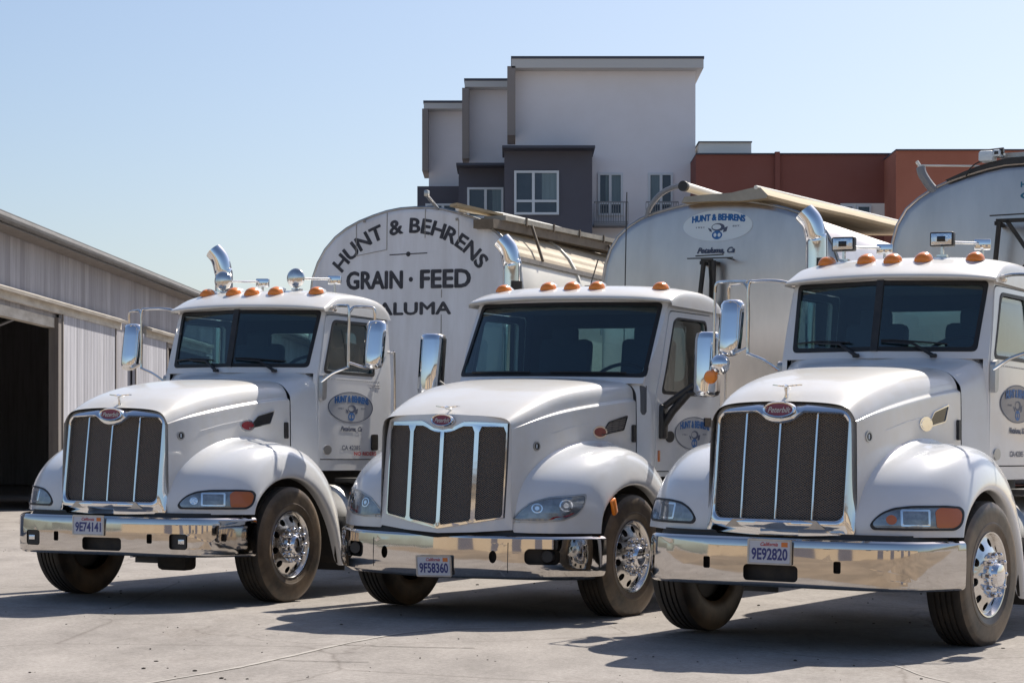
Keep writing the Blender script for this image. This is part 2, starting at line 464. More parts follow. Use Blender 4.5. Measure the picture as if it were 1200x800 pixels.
def mirror_mesh(o, name=None):
    """a copy of the object's mesh mirrored in local x"""
    me = o.data.copy()
    for v in me.vertices: v.co.x *= -1
    me.flip_normals()
    c = bpy.data.objects.new(name or o.name, me); COL.objects.link(c); c.parent = o.parent
    return c

# ------------------------------------------------------------------ trucks  (local x = driver's side, y = backwards, z = up)
def interp(tab, x):
    if x <= tab[0][0]: return tab[0][1]
    for (a, va), (b, vb) in zip(tab, tab[1:]):
        if x <= b:
            return va+(vb-va)*(x-a)/(b-a)
    return tab[-1][1]

KIND = {
 'A': dict(
   gt=lambda s, h: -1.155+.085*((h-.88)/.7)+.08*(s/.5)**2,
   hood=[(-1.03, [(0,1.69),(.28,1.682),(.42,1.665),(.475,1.635),(.508,1.585),(.518,1.56),(.526,1.52),(.533,1.3),(.54,.8)]),
         (-.97, [(0,1.72),(.29,1.712),(.43,1.69),(.485,1.655),(.52,1.60),(.53,1.575),(.538,1.53),(.545,1.3),(.55,.8)]),
         (-.82, [(0,1.795),(.31,1.785),(.45,1.755),(.505,1.715),(.548,1.65),(.560,1.625),(.567,1.58),(.573,1.32),(.58,.8)]),
         (-.5, [(0,1.88),(.33,1.87),(.475,1.84),(.535,1.795),(.583,1.725),(.597,1.70),(.604,1.65),(.61,1.35),(.62,.85)]),
         (-.1, [(0,1.945),(.35,1.935),(.50,1.905),(.565,1.86),(.615,1.785),(.631,1.76),(.638,1.71),(.645,1.4),(.655,.9)]),
         (.35, [(0,1.985),(.37,1.975),(.535,1.95),(.60,1.91),(.652,1.84),(.668,1.815),(.676,1.765),(.683,1.45),(.69,.9)]),
         (.765, [(0,2.01),(.39,2.0),(.565,1.98),(.635,1.945),(.688,1.88),(.705,1.855),(.713,1.80),(.72,1.5),(.73,.9)])],
   fshift=0., bump_top=.765, bump_bot=.435,
   bplan=[(0,-1.215),(.45,-1.205),(.78,-1.16),(.93,-1.075),(1.03,-.93),(1.105,-.78),(1.165,-.63)],
   wtb=lambda s: .86+.21*abs(s)/.73, wtt=lambda s: 1.0+.26*abs(s)/.76, wh0=2.12, wh1=2.655, ws0=.73, ws1=.76,
   side=[(.7,.70),(1.08,.825),(1.4,.86),(2.6,.87)], taper=.05, yb=2.55, y0=1.07,
   door=[(1.10,1.26),(1.10,2.06),(1.265,2.62),(2.29,2.63),(2.30,1.26)],
   dwin=[(1.175,2.08),(1.375,2.565),(2.13,2.575),(2.17,2.08)],
   roof=dict(W=.845, rows=[(1.05,1.26,2.665,2.655),(.93,1.17,2.672,2.655),(.90,1.15,2.695,2.672),(1.02,1.23,2.75,2.70),
        (1.25,1.38,2.835,2.765),(1.5,1.52,2.885,2.81),(1.95,1.95,2.905,2.83),(2.30,2.30,2.89,2.815),(2.47,2.47,2.84,2.775),(2.555,2.555,2.74,2.70),(2.57,2.57,2.66,2.65)]),
   lights=[(-.6,1.46,2.845),(-.23,1.33,2.85),(0,1.28,2.845),(.23,1.33,2.85),(.6,1.46,2.845)],
   cowl=[(0,2.075,.865),(.4,2.075,.98),(.66,2.07,1.05),(.75,2.04,1.075),(.80,1.98,1.09),(.82,1.92,1.093),(.828,1.80,1.095),(.835,1.4,1.095),(.84,1.15,1.095)]),
 'B': dict(
   gt=lambda s, h: -1.225+.05*((h-.8)/.7)+.10*(s/.53)**2,
   hood=[(-1.13, [(0,1.64),(.3,1.635),(.49,1.622),(.545,1.605),(.575,1.575),(.582,1.54),(.586,1.45),(.588,1.2),(.59,.78)]),
         (-1.07, [(0,1.67),(.31,1.663),(.505,1.65),(.56,1.63),(.595,1.59),(.604,1.55),(.608,1.46),(.61,1.2),(.615,.78)]),
         (-.88, [(0,1.755),(.34,1.745),(.54,1.725),(.60,1.70),(.635,1.655),(.645,1.61),(.65,1.52),(.655,1.25),(.66,.8)]),
         (-.5, [(0,1.87),(.38,1.86),(.58,1.84),(.645,1.81),(.682,1.755),(.693,1.71),(.698,1.62),(.705,1.3),(.71,.85)]),
         (-.1, [(0,1.945),(.42,1.935),(.63,1.91),(.70,1.875),(.742,1.81),(.753,1.765),(.758,1.67),(.765,1.35),(.77,.9)]),
         (.35, [(0,1.985),(.45,1.975),(.68,1.95),(.75,1.915),(.793,1.855),(.803,1.81),(.808,1.71),(.815,1.4),(.82,.9)]),
         (.75, [(0,2.01),(.48,2.0),(.715,1.98),(.79,1.95),(.832,1.895),(.842,1.85),(.847,1.76),(.855,1.45),(.86,.9)])],
   fshift=-.05, bump_top=.70, bump_bot=.345,
   bplan=[(0,-1.275),(.3,-1.25),(.6,-1.20),(.88,-1.08),(1.06,-.92),(1.16,-.78),(1.2,-.65)],
   wtb=lambda s: .56+.24*(s/.9)**2, wtt=lambda s: 1.0+.19*(s/.89)**2, wh0=2.01, wh1=2.67, ws0=.90, ws1=.885,
   side=[(.7,.86),(.95,.935),(1.3,.975),(2.5,.995)], taper=.03, yb=2.37, y0=.86,
   door=[(.955,1.2),(.955,1.86),(1.215,2.60),(2.16,2.61),(2.18,1.2)],
   dwin=[(1.05,1.885),(1.285,2.515),(1.36,2.545),(2.02,2.55),(2.05,1.885)],
   roof=dict(W=1.0, rows=[(1.1,1.22,2.685,2.67),(.94,1.14,2.69,2.665),(.90,1.10,2.715,2.685),(1.0,1.17,2.765,2.71),
        (1.2,1.32,2.82,2.76),(1.45,1.5,2.86,2.79),(1.85,1.85,2.875,2.80),(2.13,2.13,2.855,2.785),(2.30,2.30,2.80,2.74),(2.375,2.375,2.71,2.67),(2.39,2.39,2.64,2.62)]),
   lights=[(-.78,1.4,2.80),(-.24,1.22,2.815),(0,1.21,2.82),(.24,1.22,2.815),(.78,1.4,2.80)],
   cowl=[(0,1.97,.565),(.45,1.97,.63),(.78,1.965,.75),(.87,1.95,.79),(.905,1.91,.83),(.92,1.85,.86),(.93,1.75,.88),(.935,1.4,.90),(.94,1.15,.90)]),
}
FBASE = [(-1.05,.79),(-1.035,.95),(-.93,1.13),(-.68,1.285),(-.33,1.395),(.07,1.435),(.45,1.39),(.80,1.24),(1.03,.93),(1.08,.31)]
FCOL = [  # fender columns: s, [(t,h)...] from bottom front over the top to bottom rear; the first ones make the fillet up to the hood side
 ('w',-.03,.05), ('w',.004,.03), ('w',.03,.012), ('w',.085,.0),
 (.86, [(-.98,.79),(-.97,.95),(-.88,1.12),(-.65,1.28),(-.32,1.395),(.07,1.43),(.45,1.385),(.80,1.235),(1.03,.93),(1.08,.31)]),
 (.98, [(-.87,.79),(-.86,.94),(-.785,1.10),(-.58,1.26),(-.30,1.375),(.05,1.412),(.42,1.37),(.78,1.22),(1.03,.92),(1.09,.30)]),
 (1.06,[(-.765,.79),(-.755,.93),(-.69,1.08),(-.51,1.225),(-.275,1.335),(.04,1.375),(.40,1.335),(.76,1.19),(1.02,.90),(1.09,.29)]),
 (1.115,[(-.70,.79),(-.69,.90),(-.63,1.03),(-.475,1.155),(-.265,1.255),(.03,1.295),(.37,1.25),(.71,1.11),(.985,.84),(1.07,.28)]),
 (1.145,[(-.665,.79),(-.65,.875),(-.585,.98),(-.445,1.085),(-.25,1.17),(.02,1.205),(.34,1.16),(.655,1.02),(.93,.74),(1.03,.28)]),
 (1.16,[(-.645,.79),(-.63,.86),(-.555,.945),(-.42,1.035),(-.24,1.10),(.02,1.13),(.32,1.085),(.60,.945),(.88,.65),(.99,.28)]),
 (1.145,[(-.635,.79),(-.615,.85),(-.54,.925),(-.405,1.01),(-.235,1.075),(.02,1.10),(.31,1.055),(.585,.915),(.86,.62),(.97,.28)]),
 (1.08,[(-.63,.79),(-.61,.85),(-.535,.925),(-.40,1.01),(-.235,1.075),(.02,1.10),(.31,1.055),(.58,.91),(.855,.61),(.965,.28)]),
]
def fender_col(spec, wtab):
    if spec[0] != 'w': return [(spec[0], t, h) for t, h in spec[1]]
    out = []; n = len(FBASE)
    for i, (t, h) in enumerate(FBASE):
        a = Vector(FBASE[max(i-1,0)]); b = Vector(FBASE[min(i+1,n-1)]); d = (b-a).normalized(); nrm = Vector((-d.y, d.x))
        k = (0,0,.6,.9,1,1,1,1,1,1)[i]
        w_ = interp(wtab, t)
        out.append((w_+spec[1], max(-1.045, t+nrm.x*spec[2]*k), h+nrm.y*spec[2]*k))
    return out

def make_wheel(root, x, y, side, steer=0., dual=False, rad=.51):
    s = 1 if side > 0 else -1
    rot = -R(steer) if s > 0 else math.pi-R(steer)
    bm = nb()
    prof = [(0,.262),(.135,.0),(.16,-.004),(.185,-.012),(.215,-.03),(.245,-.045),(.262,-.048)]
    def face_x(r): return (.128 if not dual else -.03) + interp([(0,.016),(.12,.016),(.16,.012),(.19,.0),(.235,-.022),(.262,-.030),(.275,-.030)], r)*(1 if not dual else -.6)
    holes = [ell(.222*math.cos(2*math.pi*k/10+.2), .222*math.sin(2*math.pi*k/10+.2), .030, .030, 14) for k in range(10)]
    plate(bm, ell(0,0,.270,.270,48), holes, lambda a, b, d: Vector((face_x(math.hypot(a,b))-d, a, b)), .02, cuts_x=fr(-.25,.25,14), cuts_y=fr(-.25,.25,14))
    lathe(bm, [(.268,-.02),(.272,.085),(.280,.10),(.294,.108),(.302,.124),(.298,.136),(.288,.134),(.278,.118),(.268,.095)] if not dual else
              [(.262,-.05),(.266,.09),(.28,.11),(.297,.122),(.294,.13),(.284,.125),(.268,.10),(.262,.05)], 48, cap=False)
    w_ = link('wheel', bm, 'aluminium', root, 30); w_.location = (x*s, y, rad); w_.rotation_euler = (0,0,rot)
    bm = nb()
    W = .138
    def groove(c): return [(rad,c-.008),(rad-.012,c-.006),(rad-.012,c+.006),(rad,c+.008)]
    tp = [(.288,-.118),(.31,-.134),(.36,-W-.004),(.43,-W-.004),(.475,-W+.002),(rad-.008,-.122),(rad,-.105)]
    for c in (-.062,-.021,.021,.062): tp += groove(c)
    tp += [(rad,.105),(rad-.008,.122),(.475,W-.002),(.468,W+.002),(.43,W+.004),(.365,W+.004),(.36,W+.007),(.345,W+.006),(.34,W+.002),(.31,.134),(.296,.122),(.288,.118)]
    lathe(bm, tp, 64, cap=False)
    for f in bm.faces:
        c = f.calc_center_median(); f.material_index = 1 if math.hypot(c.y, c.z) < rad-.012 and abs(c.x) > .11 else 0
    t_ = link('tyre', bm, ['tyre','tyre_side'], w_, 30)
    bm = nb(); lathe(bm, [(0,.03),(.262,.03),(.262,-.05),(0,-.05)], 32); link('brake_drum', bm, 'black_plastic', w_)
    bm = nb(); fx = face_x(0)
    lathe(bm, [(.108,fx-.01),(.106,fx+.02),(.090,fx+.03),(.084,fx+.055),(.074,fx+.070),(.045,fx+.078),(0,fx+.080)] if not dual else
              [(.11,fx),(.11,fx+.09),(.095,fx+.10),(.09,fx+.13),(.05,fx+.15),(0,fx+.15)], 32)
    for k in range(10):
        a = 2*math.pi*k/10; cy, cz = .143*math.cos(a), .143*math.sin(a)
        lathe(bm, [(.021,fx-.004),(.021,fx+.022),(.018,fx+.034),(.018,fx+.05),(.010,fx+.06),(0,fx+.062)], 10, 'x', (0,cy,cz))
    link('hub', bm, 'lug', w_, 30)
    return w_

def frame_loop(outer, inner, fm, prof):
    """closed band between two point loops; prof = (blend outer->inner, forward offset)"""
    bm = nb(); rows = []
    for u, off in prof:
        rows.append([fm(o[0]+(i[0]-o[0])*u, o[1]+(i[1]-o[1])*u, off) for o, i in zip(outer, inner)])
    V = grid(bm, rows, closed=True)
    bmesh.ops.recalc_face_normals(bm, faces=bm.faces)
    return bm

def emblem(root, K, pos, rx, ry, tilt, name='emblem'):
    """oval badge facing forward"""
    e = nb()
    c = Vector(pos); rot = Matrix.Rotation(tilt, 3, 'X')
    def fm(a, b, d): return c + rot @ Vector((a, d, b))
    plate(e, ell(0,0,rx,ry,40), [], fm, .02)
    ring = nb()
    out = link(name, frame_loop(ell(0,0,rx*1.20,ry*1.30,40), ell(0,0,rx*.90,ry*.86,40), fm, [(0,.02),(.05,.0),(.4,-.014),(.8,-.012),(1,0)]), 'chrome', root)
    link('enamel', e, 'red_enamel', out)
    bm = nb(); put_text(bm, 'Peterbilt', (-rx*.78,-ry*.42,rx*.78,ry*.42), lambda a, b, d: fm(a, b, -.002), shear=.35, bold=.015)
    link('lettering', bm, 'silver_letter', out, 0)
    ring.free(); e = None
    return out

def licence_plate(root, c, w_, h_, number, rot=0., tilt=0.):
    rt = Matrix.Rotation(rot, 3, 'Y') @ Matrix.Rotation(tilt, 3, 'X')
    cc = Vector(c)
    def fm(a, b, d): return cc + rt @ Vector((a, d, b))
    bm = nb(); plate(bm, rrect(-w_/2,-h_/2,w_/2,h_/2,.01), [], fm, .006)
    p = link('licence_plate', bm, 'plate_white', root)
    bm = nb(); plate(bm, rrect(-w_/2-.008,-h_/2-.008,w_/2+.008,h_/2+.008,.012), [rrect(-w_/2+.004,-h_/2+.004,w_/2-.004,h_/2-.004,.008)], lambda a,b,d: fm(a,b,d-.004), .012)
    link('plate_frame', bm, 'aluminium_dull', p)
    bm = nb()
    put_text(bm, number, (-w_*.43,-h_*.36,w_*.43,h_*.17), lambda a,b,d: fm(a,b,-.002), bold=.03)
    put_text(bm, 'California', (-w_*.22,h_*.25,w_*.2,h_*.42), lambda a,b,d: fm(a,b,-.002), mi=1, shear=.4)
    v = [bm.verts.new(fm(a,b,-.002)) for a,b in ((w_*.28,h_*.23),(w_*.43,h_*.23),(w_*.43,h_*.43),(w_*.28,h_*.43))]; bm.faces.new(v).material_index = 2
    link('lettering', bm, ['plate_blue','plate_red','plate_orange'], p, 0)
    return p

def oval_logo(parent, fm, cx, cy, rx, ry, fill='sign_grey', town_box=None, ring=True, blue='blue_letter', truck_no=None):
    bm = nb(); plate(bm, ell(cx,cy,rx,ry,44), [], lambda a,b,d: fm(a,b,d-.002), .001, cuts_x=fr(cx-rx*.9,cx+rx*.9,6))
    lg = link('oval_sign', bm, fill, parent)
    bm = nb()
    F = lambda a,b,d: fm(a,b,-.0035)
    if ring: plate(bm, ell(cx,cy,rx,ry,44), [ell(cx,cy,rx*.965,ry*.955,44)], F, 0, mi=1)
    def bow(a, b, d):
        return F(a, b+ry*.10*(1-((a-cx)/rx)**2), 0)
    heavy(lambda H: put_text(bm, 'HUNT & BEHRENS', (cx-rx*.74, cy+ry*.24, cx+rx*.78, cy+ry*.66), lambda a,b,d: H(a, b+ry*.14*(1-((a-cx)/(rx*.78))**2)-ry*.04, 0), bold=.02), rx*.011, lambda a,b,d: fm(a,b,d-.0035))
    put_text(bm, '1921', (cx-rx*.62, cy-ry*.14, cx-rx*.38, cy-ry*.04), F, mi=1)
    put_text(bm, 'EST.', (cx+rx*.44, cy-ry*.10, cx+rx*.66, cy+ry*.0), F, mi=1)
    # little cow-head mark: muzzle ring, brow and ears
    plate(bm, ell(cx,cy-ry*.60,rx*.15,ry*.28,20), [ell(cx-rx*.06,cy-ry*.60,rx*.045,ry*.13,10), ell(cx+rx*.06,cy-ry*.60,rx*.045,ry*.13,10)], F, 0)
    plate(bm, ell(cx+rx*.02,cy-ry*.10,rx*.19,ry*.26,20), [ell(cx-rx*.02,cy-ry*.08,rx*.13,ry*.17,14)], F, 0, mi=1)
    plate(bm, [(cx-rx*.28,cy-ry*.12),(cx-rx*.17,cy-ry*.22),(cx-rx*.15,cy-ry*.42),(cx-rx*.22,cy-ry*.34)], [], F, 0, mi=1)
    plate(bm, [(cx+rx*.30,cy-ry*.05),(cx+rx*.18,cy-ry*.16),(cx+rx*.17,cy-ry*.44),(cx+rx*.27,cy-ry*.38)], [], F, 0, mi=1)
    if town_box: heavy(lambda H: put_text(bm, 'Petaluma, Ca', town_box, H, mi=1, shear=.4, bold=.01), rx*.008, lambda a,b,d: fm(a,b,d-.0035))
    if truck_no: put_text(bm, truck_no[0], truck_no[1], F, mi=1)
    link('lettering', bm, [blue,'slate_letter'], lg, 0)
    return lg

def build_truck(kind, plate_no, opt):
    K = KIND[kind]; B = kind == 'B'
    root = empty('tanker_truck', (0,0,0))
    # ---- hood
    bm = nb(); rows = []
    for t, half in K['hood']:
        g_ = max(.12, min(1, (t+1.0)/.45)); c_, d_, e_, f_ = half[3], half[4], half[5], half[6]
        half = half[:4]+[(d_[0]-.016*g_, d_[1]+.010*g_), (e_[0]-.022*g_, e_[1]+.002), (e_[0]-.019*g_, e_[1]-.020*g_), (e_[0]-.017*g_, e_[1]-.026*g_),
                         (f_[0]-.004, e_[1]-.040*g_), (f_[0]-.001, e_[1]-.046*g_), (f_[0], min(f_[1], e_[1]-.07*g_))]+half[7:]
        L = [Vector((-s, t, h)) for s, h in half[::-1]] + [Vector((s, t, h)) for s, h in half[1:]]
        rows.append(L)
    last = [Vector((p.x*.985, p.y+.0, p.z-.02)) for p in rows[-1]]; rows.append(last)
    grid(bm, rows)
    for e in bm.edges:
        pass
    bmesh.ops.recalc_face_normals(bm, faces=bm.faces)
    hood = link('hood', bm, 'paint_dusty', root)
    if hood.data.polygons[len(hood.data.polygons)//2].normal.z < 0: hood.data.flip_normals()
    bake(hood, [('SUBSURF', dict(levels=2, render_levels=2))])
    # ---- fender (near) and mirrored far one
    bm = nb(); fs = K['fshift']
    rows = []
    wtab = [(t, half[4][0] if not B else half[4][0]) for t, half in [(a, [p for p in b if p[1] > 1.0]) for a, b in K['hood']]] if False else [(t, max(p[0] for p in half if p[1] > 1.3)) for t, half in K['hood']]
    for spec in FCOL:
        q = [Vector((s+(.02 if B and s > .8 else 0), t+fs*max(0, min(1, (-t)/.6))*(1 if t < 0 else 0), h-(.07 if (B and i == 0) else 0))) for i, (s, t, h) in enumerate(fender_col(spec, wtab))]
        rows.append(q)
    grid(bm, rows); bmesh.ops.recalc_face_normals(bm, faces=bm.faces)
    fen = link('fender', bm, 'paint', root)
    if sum(p.normal.z for p in fen.data.polygons) < 0: fen.data.flip_normals()
    bake(fen, [('SUBSURF', dict(levels=2, render_levels=2))], 60)
    fen2 = mirror_mesh(fen)
    body = bvh_of([hood, fen])
    # wheel wells
    for sg in (1,-1):
        bm = nb(); arc = [(-.63,.70),(-.61,.86),(-.53,.94),(-.40,1.025),(-.235,1.09),(.02,1.115),(.31,1.07),(.58,.925),(.85,.62),(.96,.30)]
        rows = [[Vector((sg*s, t+.0, h)) for t, h in arc] for s in (1.12,.9,.55)]
        grid(bm, rows); g = [bm.verts.new((sg*.56, t, h)) for t, h in arc]; bm.faces.new(g)
        link('wheel_well', bm, 'chassis', root)
    # ---- grille
    gt = K['gt']
    def GF(a, b, d): return Vector((a, gt(a, b)+d, b))
    def dip(P, cx, cy, rx, ry):
        out = []
        for x, y in P:
            if abs(x-cx) < rx and y > cy-.25:
                yl = cy-ry*math.sqrt(max(0, 1-((x-cx)/rx)**2)); y = min(y, yl)
            out.append((x, y))
        return out
    def resample(P, n=96):
        P = [Vector((p[0], p[1])) for p in P]; L = [0]
        for a, b in zip(P, P[1:]+P[:1]): L.append(L[-1]+(b-a).length)
        Q = P+[P[0]]; out = []; j = 0
        for k in range(n):
            d = L[-1]*k/n
            while L[j+1] < d: j += 1
            u = (d-L[j])/max(1e-9, L[j+1]-L[j]); p = Q[j]+(Q[j+1]-Q[j])*u; out.append((p.x, p.y))
        return out
    if not B:
        def sup(hw, y0, y1, rt, rb, n=128):
            P = []
            # same angular parameter for both loops so that they pair up
            base = [(hw, y0+rb), (hw, y1-rt)]
            out = []
            for k in range(9):
                a = R(90*k/8); out.append((hw-rt+rt*math.cos(a), y1-rt+rt*math.sin(a)))
            for k in range(1, 24):
                out.append((hw-rt-(2*hw-2*rt)*k/24, y1))
            for k in range(9):
                a = R(90+90*k/8); out.append((-hw+rt+rt*math.cos(a), y1-rt+rt*math.sin(a)))
            for k in range(1, 12): out.append((-hw, y1-rt-(y1-rt-y0-rb)*k/12))
            for k in range(5):
                a = R(180+90*k/4); out.append((-hw+rb+rb*math.cos(a), y0+rb+rb*math.sin(a)))
            for k in range(1, 12): out.append((-hw+rb+(2*hw-2*rb)*k/12, y0))
            for k in range(5):
                a = R(270+90*k/4); out.append((hw-rb+rb*math.cos(a), y0+rb+rb*math.sin(a)))
            for k in range(1, 12): out.append((hw, y0+rb+(y1-rt-y0-rb)*k/12))
            return out
        outer = sup(.532, .782, 1.695, .10, .04); outer = [(x*(1 if y > 1.2 else 1.0+.01*(1.2-y)), y-.02*(x/.53)**2 if y > 1.5 else y) for x, y in outer]
        inner = sup(.455, .895, 1.605, .055, .05)
        inner = [(x, y-.012*(x/.45)**2 if y > 1.5 else y) for x, y in inner]
        inner = dip(inner, 0, 1.63, .155, .10)
        def GFb(a, b, d):
            k = max(0, min(1, (b-.82)/.3)); return GF(a, b, d*(.12+.88*k) if d > 0 else d)
        grille = link('grille', frame_loop(outer, inner, GFb, [(0,.14),(0,.085),(.10,.055),(.3,.015),(.55,-.018),(.78,-.028),(.93,-.018),(.99,.005),(1,.05)]), 'chrome', root, 50)
        bm = nb(); plate(bm, inner, [], lambda a,b,d: GF(a,b,.028+d), .02, cuts_x=(-.3,-.15,0,.15,.3), cuts_y=(1.1,1.3,1.5))
        link('mesh_screen', bm, 'grille_mesh', grille)
        for s in (-.255,0,.255):
            bm = nb(); top = 1.60 if s else 1.55
            tube(bm, [GF(s,.89,.012),GF(s,1.12,.008),GF(s,1.35,.008),GF(s,top,.012)], .0085, 8)
            link('grille_bar', bm, 'chrome', grille)
        bm = nb(); plate(bm, [(-.36,.83),(-.30,.885),(.30,.885),(.36,.83)], [], lambda a,b,d: GF(a,b,-.036+d), .01)
        link('lower_trim', bm, 'aluminium_dull', grille)
        emblem(root, K, (0, gt(0,1.63)-.035, 1.628), .105, .046, -.12)
        bird = (0, -.965, 1.745)
    else:
        # white nose panel with four openings
        def top(s): return 1.56-.035*0 - (.0 if abs(s) > .17 else .05*(1-(abs(s)/.17)**2))
        def bot(s): return .745+.075*(abs(s)/.53)
        cells = [(-.520,-.310),(-.275,-.016),(.016,.275),(.310,.520)]
        nose = nb()
        big = [(-.536,bot(.545)+.01),(-.28,bot(.28)-.0),(0,bot(0)-.01),(.28,bot(.28)-.0),(.536,bot(.545)+.01),(.54,1.3),(.536,1.575),(.2,1.585),(.17,1.575),(.08,1.53),(0,1.515),(-.08,1.53),(-.17,1.575),(-.2,1.585),(-.536,1.575),(-.54,1.3)]
        outp = [(-.595,.74),(-.3,.715),(0,.70),(.3,.715),(.595,.74),(.59,1.1),(.58,1.45),(.555,1.59),(.47,1.625),(0,1.645),(-.47,1.625),(-.555,1.59),(-.58,1.45),(-.59,1.1)]
        plate(nose, outp, [big], lambda a,b,d: GF(a,b,-.006+d), .05, cuts_x=fr(-.5,.5,8), cuts_y=fr(.8,1.6,5))
        link('nose_panel', nose, 'paint', root)
        fr_ = nb()
        cellp = []
        for a0, a1 in cells:
            n = 6; P = [(a0+.012+(a1-a0-.024)*k/n, bot(a0+(a1-a0)*k/n)+.018) for k in range(n+1)]
            P += [(a1-(a1-a0)*0-.004*0, bot(a1)+.04), (a1, 1.50)]
            P += [(a1-.02-(a1-a0-.04)*k/n, top(a1-(a1-a0)*k/n)-.012) for k in range(n+1)]
            P += [(a0, 1.50), (a0, bot(a0)+.04)]
            cellp.append(P)
        small = [(x*.985, y) for x, y in big]
        plate(fr_, small, cellp, lambda a,b,d: GF(a,b,-.018+d), .05, cuts_x=fr(-.5,.5,8), cuts_y=fr(.8,1.6,5))
        grille = link('grille', fr_, 'chrome', root, 30)
        for P in cellp:
            bm = nb(); plate(bm, P, [], lambda a,b,d: GF(a,b,.012+d), .015, cuts_y=(1.0,1.3))
            link('mesh_screen', bm, 'grille_mesh', grille)
        emblem(root, K, (0, gt(0,1.6)-.03, 1.592), .088, .042, -.15)
        bird = (0, -1.115, 1.66)
    # bird ornament
    bm = nb(); bx, by, bz = bird
    if not B:
        tube(bm, [(0,by,bz-.06),(0,by-.005,bz),(0,by-.01,bz+.035)], .012, 8, radii=[.022,.010,.016])
        bz += .035
    else: bz += .025
    tube(bm, [(0,by-.055,bz+.012),(0,by-.03,bz+.012),(0,by+.03,bz+.004),(0,by+.07,bz-.008)], .01, 8, radii=[.004,.013,.014,.004])
    for sg in (1,-1):
        plate(bm, [(0,-.02),(.05,-.032),(.098,-.012),(.105,.02),(.06,.016),(.02,.035),(0,.03)], [], lambda a,b,d: Vector((sg*a, by+b, bz+.012+a*.12-d)), .008)
    link('bird_ornament', bm, 'chrome', root, 40)
    # ---- bumper
    bp = curve_pts([Vector((s, t, 0)) for s, t in K['bplan']], 8)
    full = [Vector((-p.x, p.y, 0)) for p in bp[:0:-1]]+bp
    L = [0]
    for a, b in zip(full, full[1:]): L.append(L[-1]+(b-a).length)
    mid = L[len(L)//2]; tabx = [(l-mid, p.x) for l, p in zip(L, full)]; taby = [(l-mid, p.y) for l, p in zip(L, full)]
    z0, z1 = K['bump_bot'], K['bump_top']; zm = (z0+z1)/2; zh = (z1-z0)/2
    def BF(a, b, d):
        x = interp(tabx, a); y = interp(taby, a)
        n = Vector((interp(tabx, a+.01)-interp(tabx, a-.01), interp(taby, a+.01)-interp(taby, a-.01), 0))
        n = Vector((n.y, -n.x, 0)); n = n.normalized() if n.length > 1e-6 else Vector((0,-1,0))
        k = (b-zm)/zh
        bul = .006*(1-k*k) - .02*max(0, abs(k)-.90)/.10
        zz = b
        if B: zz = b - (.0 if k > -.2 else .03*abs(a)/1.3*(k+.2)) ; bul -= .035*max(0, -k-.55)
        return Vector((x, y, zz)) + n*bul - n*d
    half = L[-1]-mid
    if not B:
        lft = opt.get('far_end', half)
        holes = [rrect(-.195,.475,.195,.585,.03), rrect(-.492,.545,-.442,.625,.012), rrect(.442,.545,.492,.625,.012)]
        if opt.get('fog'): holes += [rrect(.65,.50,.81,.63,.025), rrect(-.81,.50,-.65,.63,.025)]
        out = rrect(-lft, z0, half, z1, .012, 3)
    else:
        holes = [ell(.49,.53,.032,.05,16), ell(-.49,.53,.032,.05,16), rrect(.74,.475,1.02,.60,.045), rrect(-1.02,.475,-.74,.60,.045)]
        out = rpoly([(-half,z0+.02),(-half+.10,z0-.02),(-.5,z0),(.5,z0),(half-.10,z0-.02),(half,z0+.02),(half,z1),(.28,z1-.01),(0,z1-.035),(-.28,z1-.01),(-half,z1)], .03)
    bm = nb()
    plate(bm, out, holes, BF, .012, cuts_x=fr(-half+.02, half-.02, 40), cuts_y=[z0+(z1-z0)*k for k in (.035,.07,.2,.4,.6,.8,.93,.965)], mi_back=1)
    bumper = link('bumper', bm, ['chrome_bumper','chassis'], root, 38)
    bm = nb(); plate(bm, rrect(-half+.1,z0+.03,half-.1,z1-.03,.01), [], lambda a,b,d: BF(a,b,.07+d), .02, cuts_x=fr(-half+.12, half-.12, 24))
    link('bumper_backing', bm, 'chassis', bumper)
    if not B and opt.get('fog'):
        for sg in (1,-1):
            bm = nb(); box(bm, BF(sg*.73,.565,.045), (.15,.05,.12), mi=0); box(bm, BF(sg*.755,.565,.016), (.07,.012,.05), mi=1, bev=.006)
            link('fog_lamp', bm, ['black_plastic','lamp_reflector'], bumper)
    if B:
        for sg in (1,-1):
            bm = nb(); c = BF(sg*.93,.54,.05)
            lathe(bm, [(.052,.03),(.052,-.005),(.046,-.015)], 24, 'y', c); lathe(bm, [(.044,.01),(.044,-.002),(.03,-.01),(0,-.013)], 24, 'y', c, mi=1)
            link('fog_lamp', bm, ['black_plastic','lamp_reflector'], bumper)
            bm = nb(); plate(bm, [(sg*.608,z0+.01),(sg*.614,z0+.01),(sg*.614,z1-.01),(sg*.608,z1-.01)], [], lambda a,b,d: BF(a,b,-.0015+d), .001, cuts_y=[z0+.07,zm,z1-.07])
            link('bumper_seam', bm, 'black_plastic', bumper)
    pl = opt.get('plate', (0, .675))
    pc = BF(pl[0], pl[1], -.016)
    licence_plate(root, pc, .30, .155, plate_no, rot=pl[2] if len(pl) > 2 else 0, tilt=opt.get('ptilt', 0))
    # black gap strip between bumper and body
    bm = nb(); plate(bm, rrect(-half+.06,z1-.04,half-.06,.80 if not B else .76,.005), [], lambda a,b,d: BF(a,min(b,z1),.09+d)+Vector((0,0,max(0,b-z1))), .02, cuts_x=fr(-half+.08, half-.08, 24))
    link('bumper_gap_seal', bm, 'black_plastic', root)
    # ---- headlights
    fen_t = bvh_of([fen, hood])
    dv = (-.5,.866)
    hf = caster(fen_t, dv)
    def hq(s, t): return .866*s+.5*t
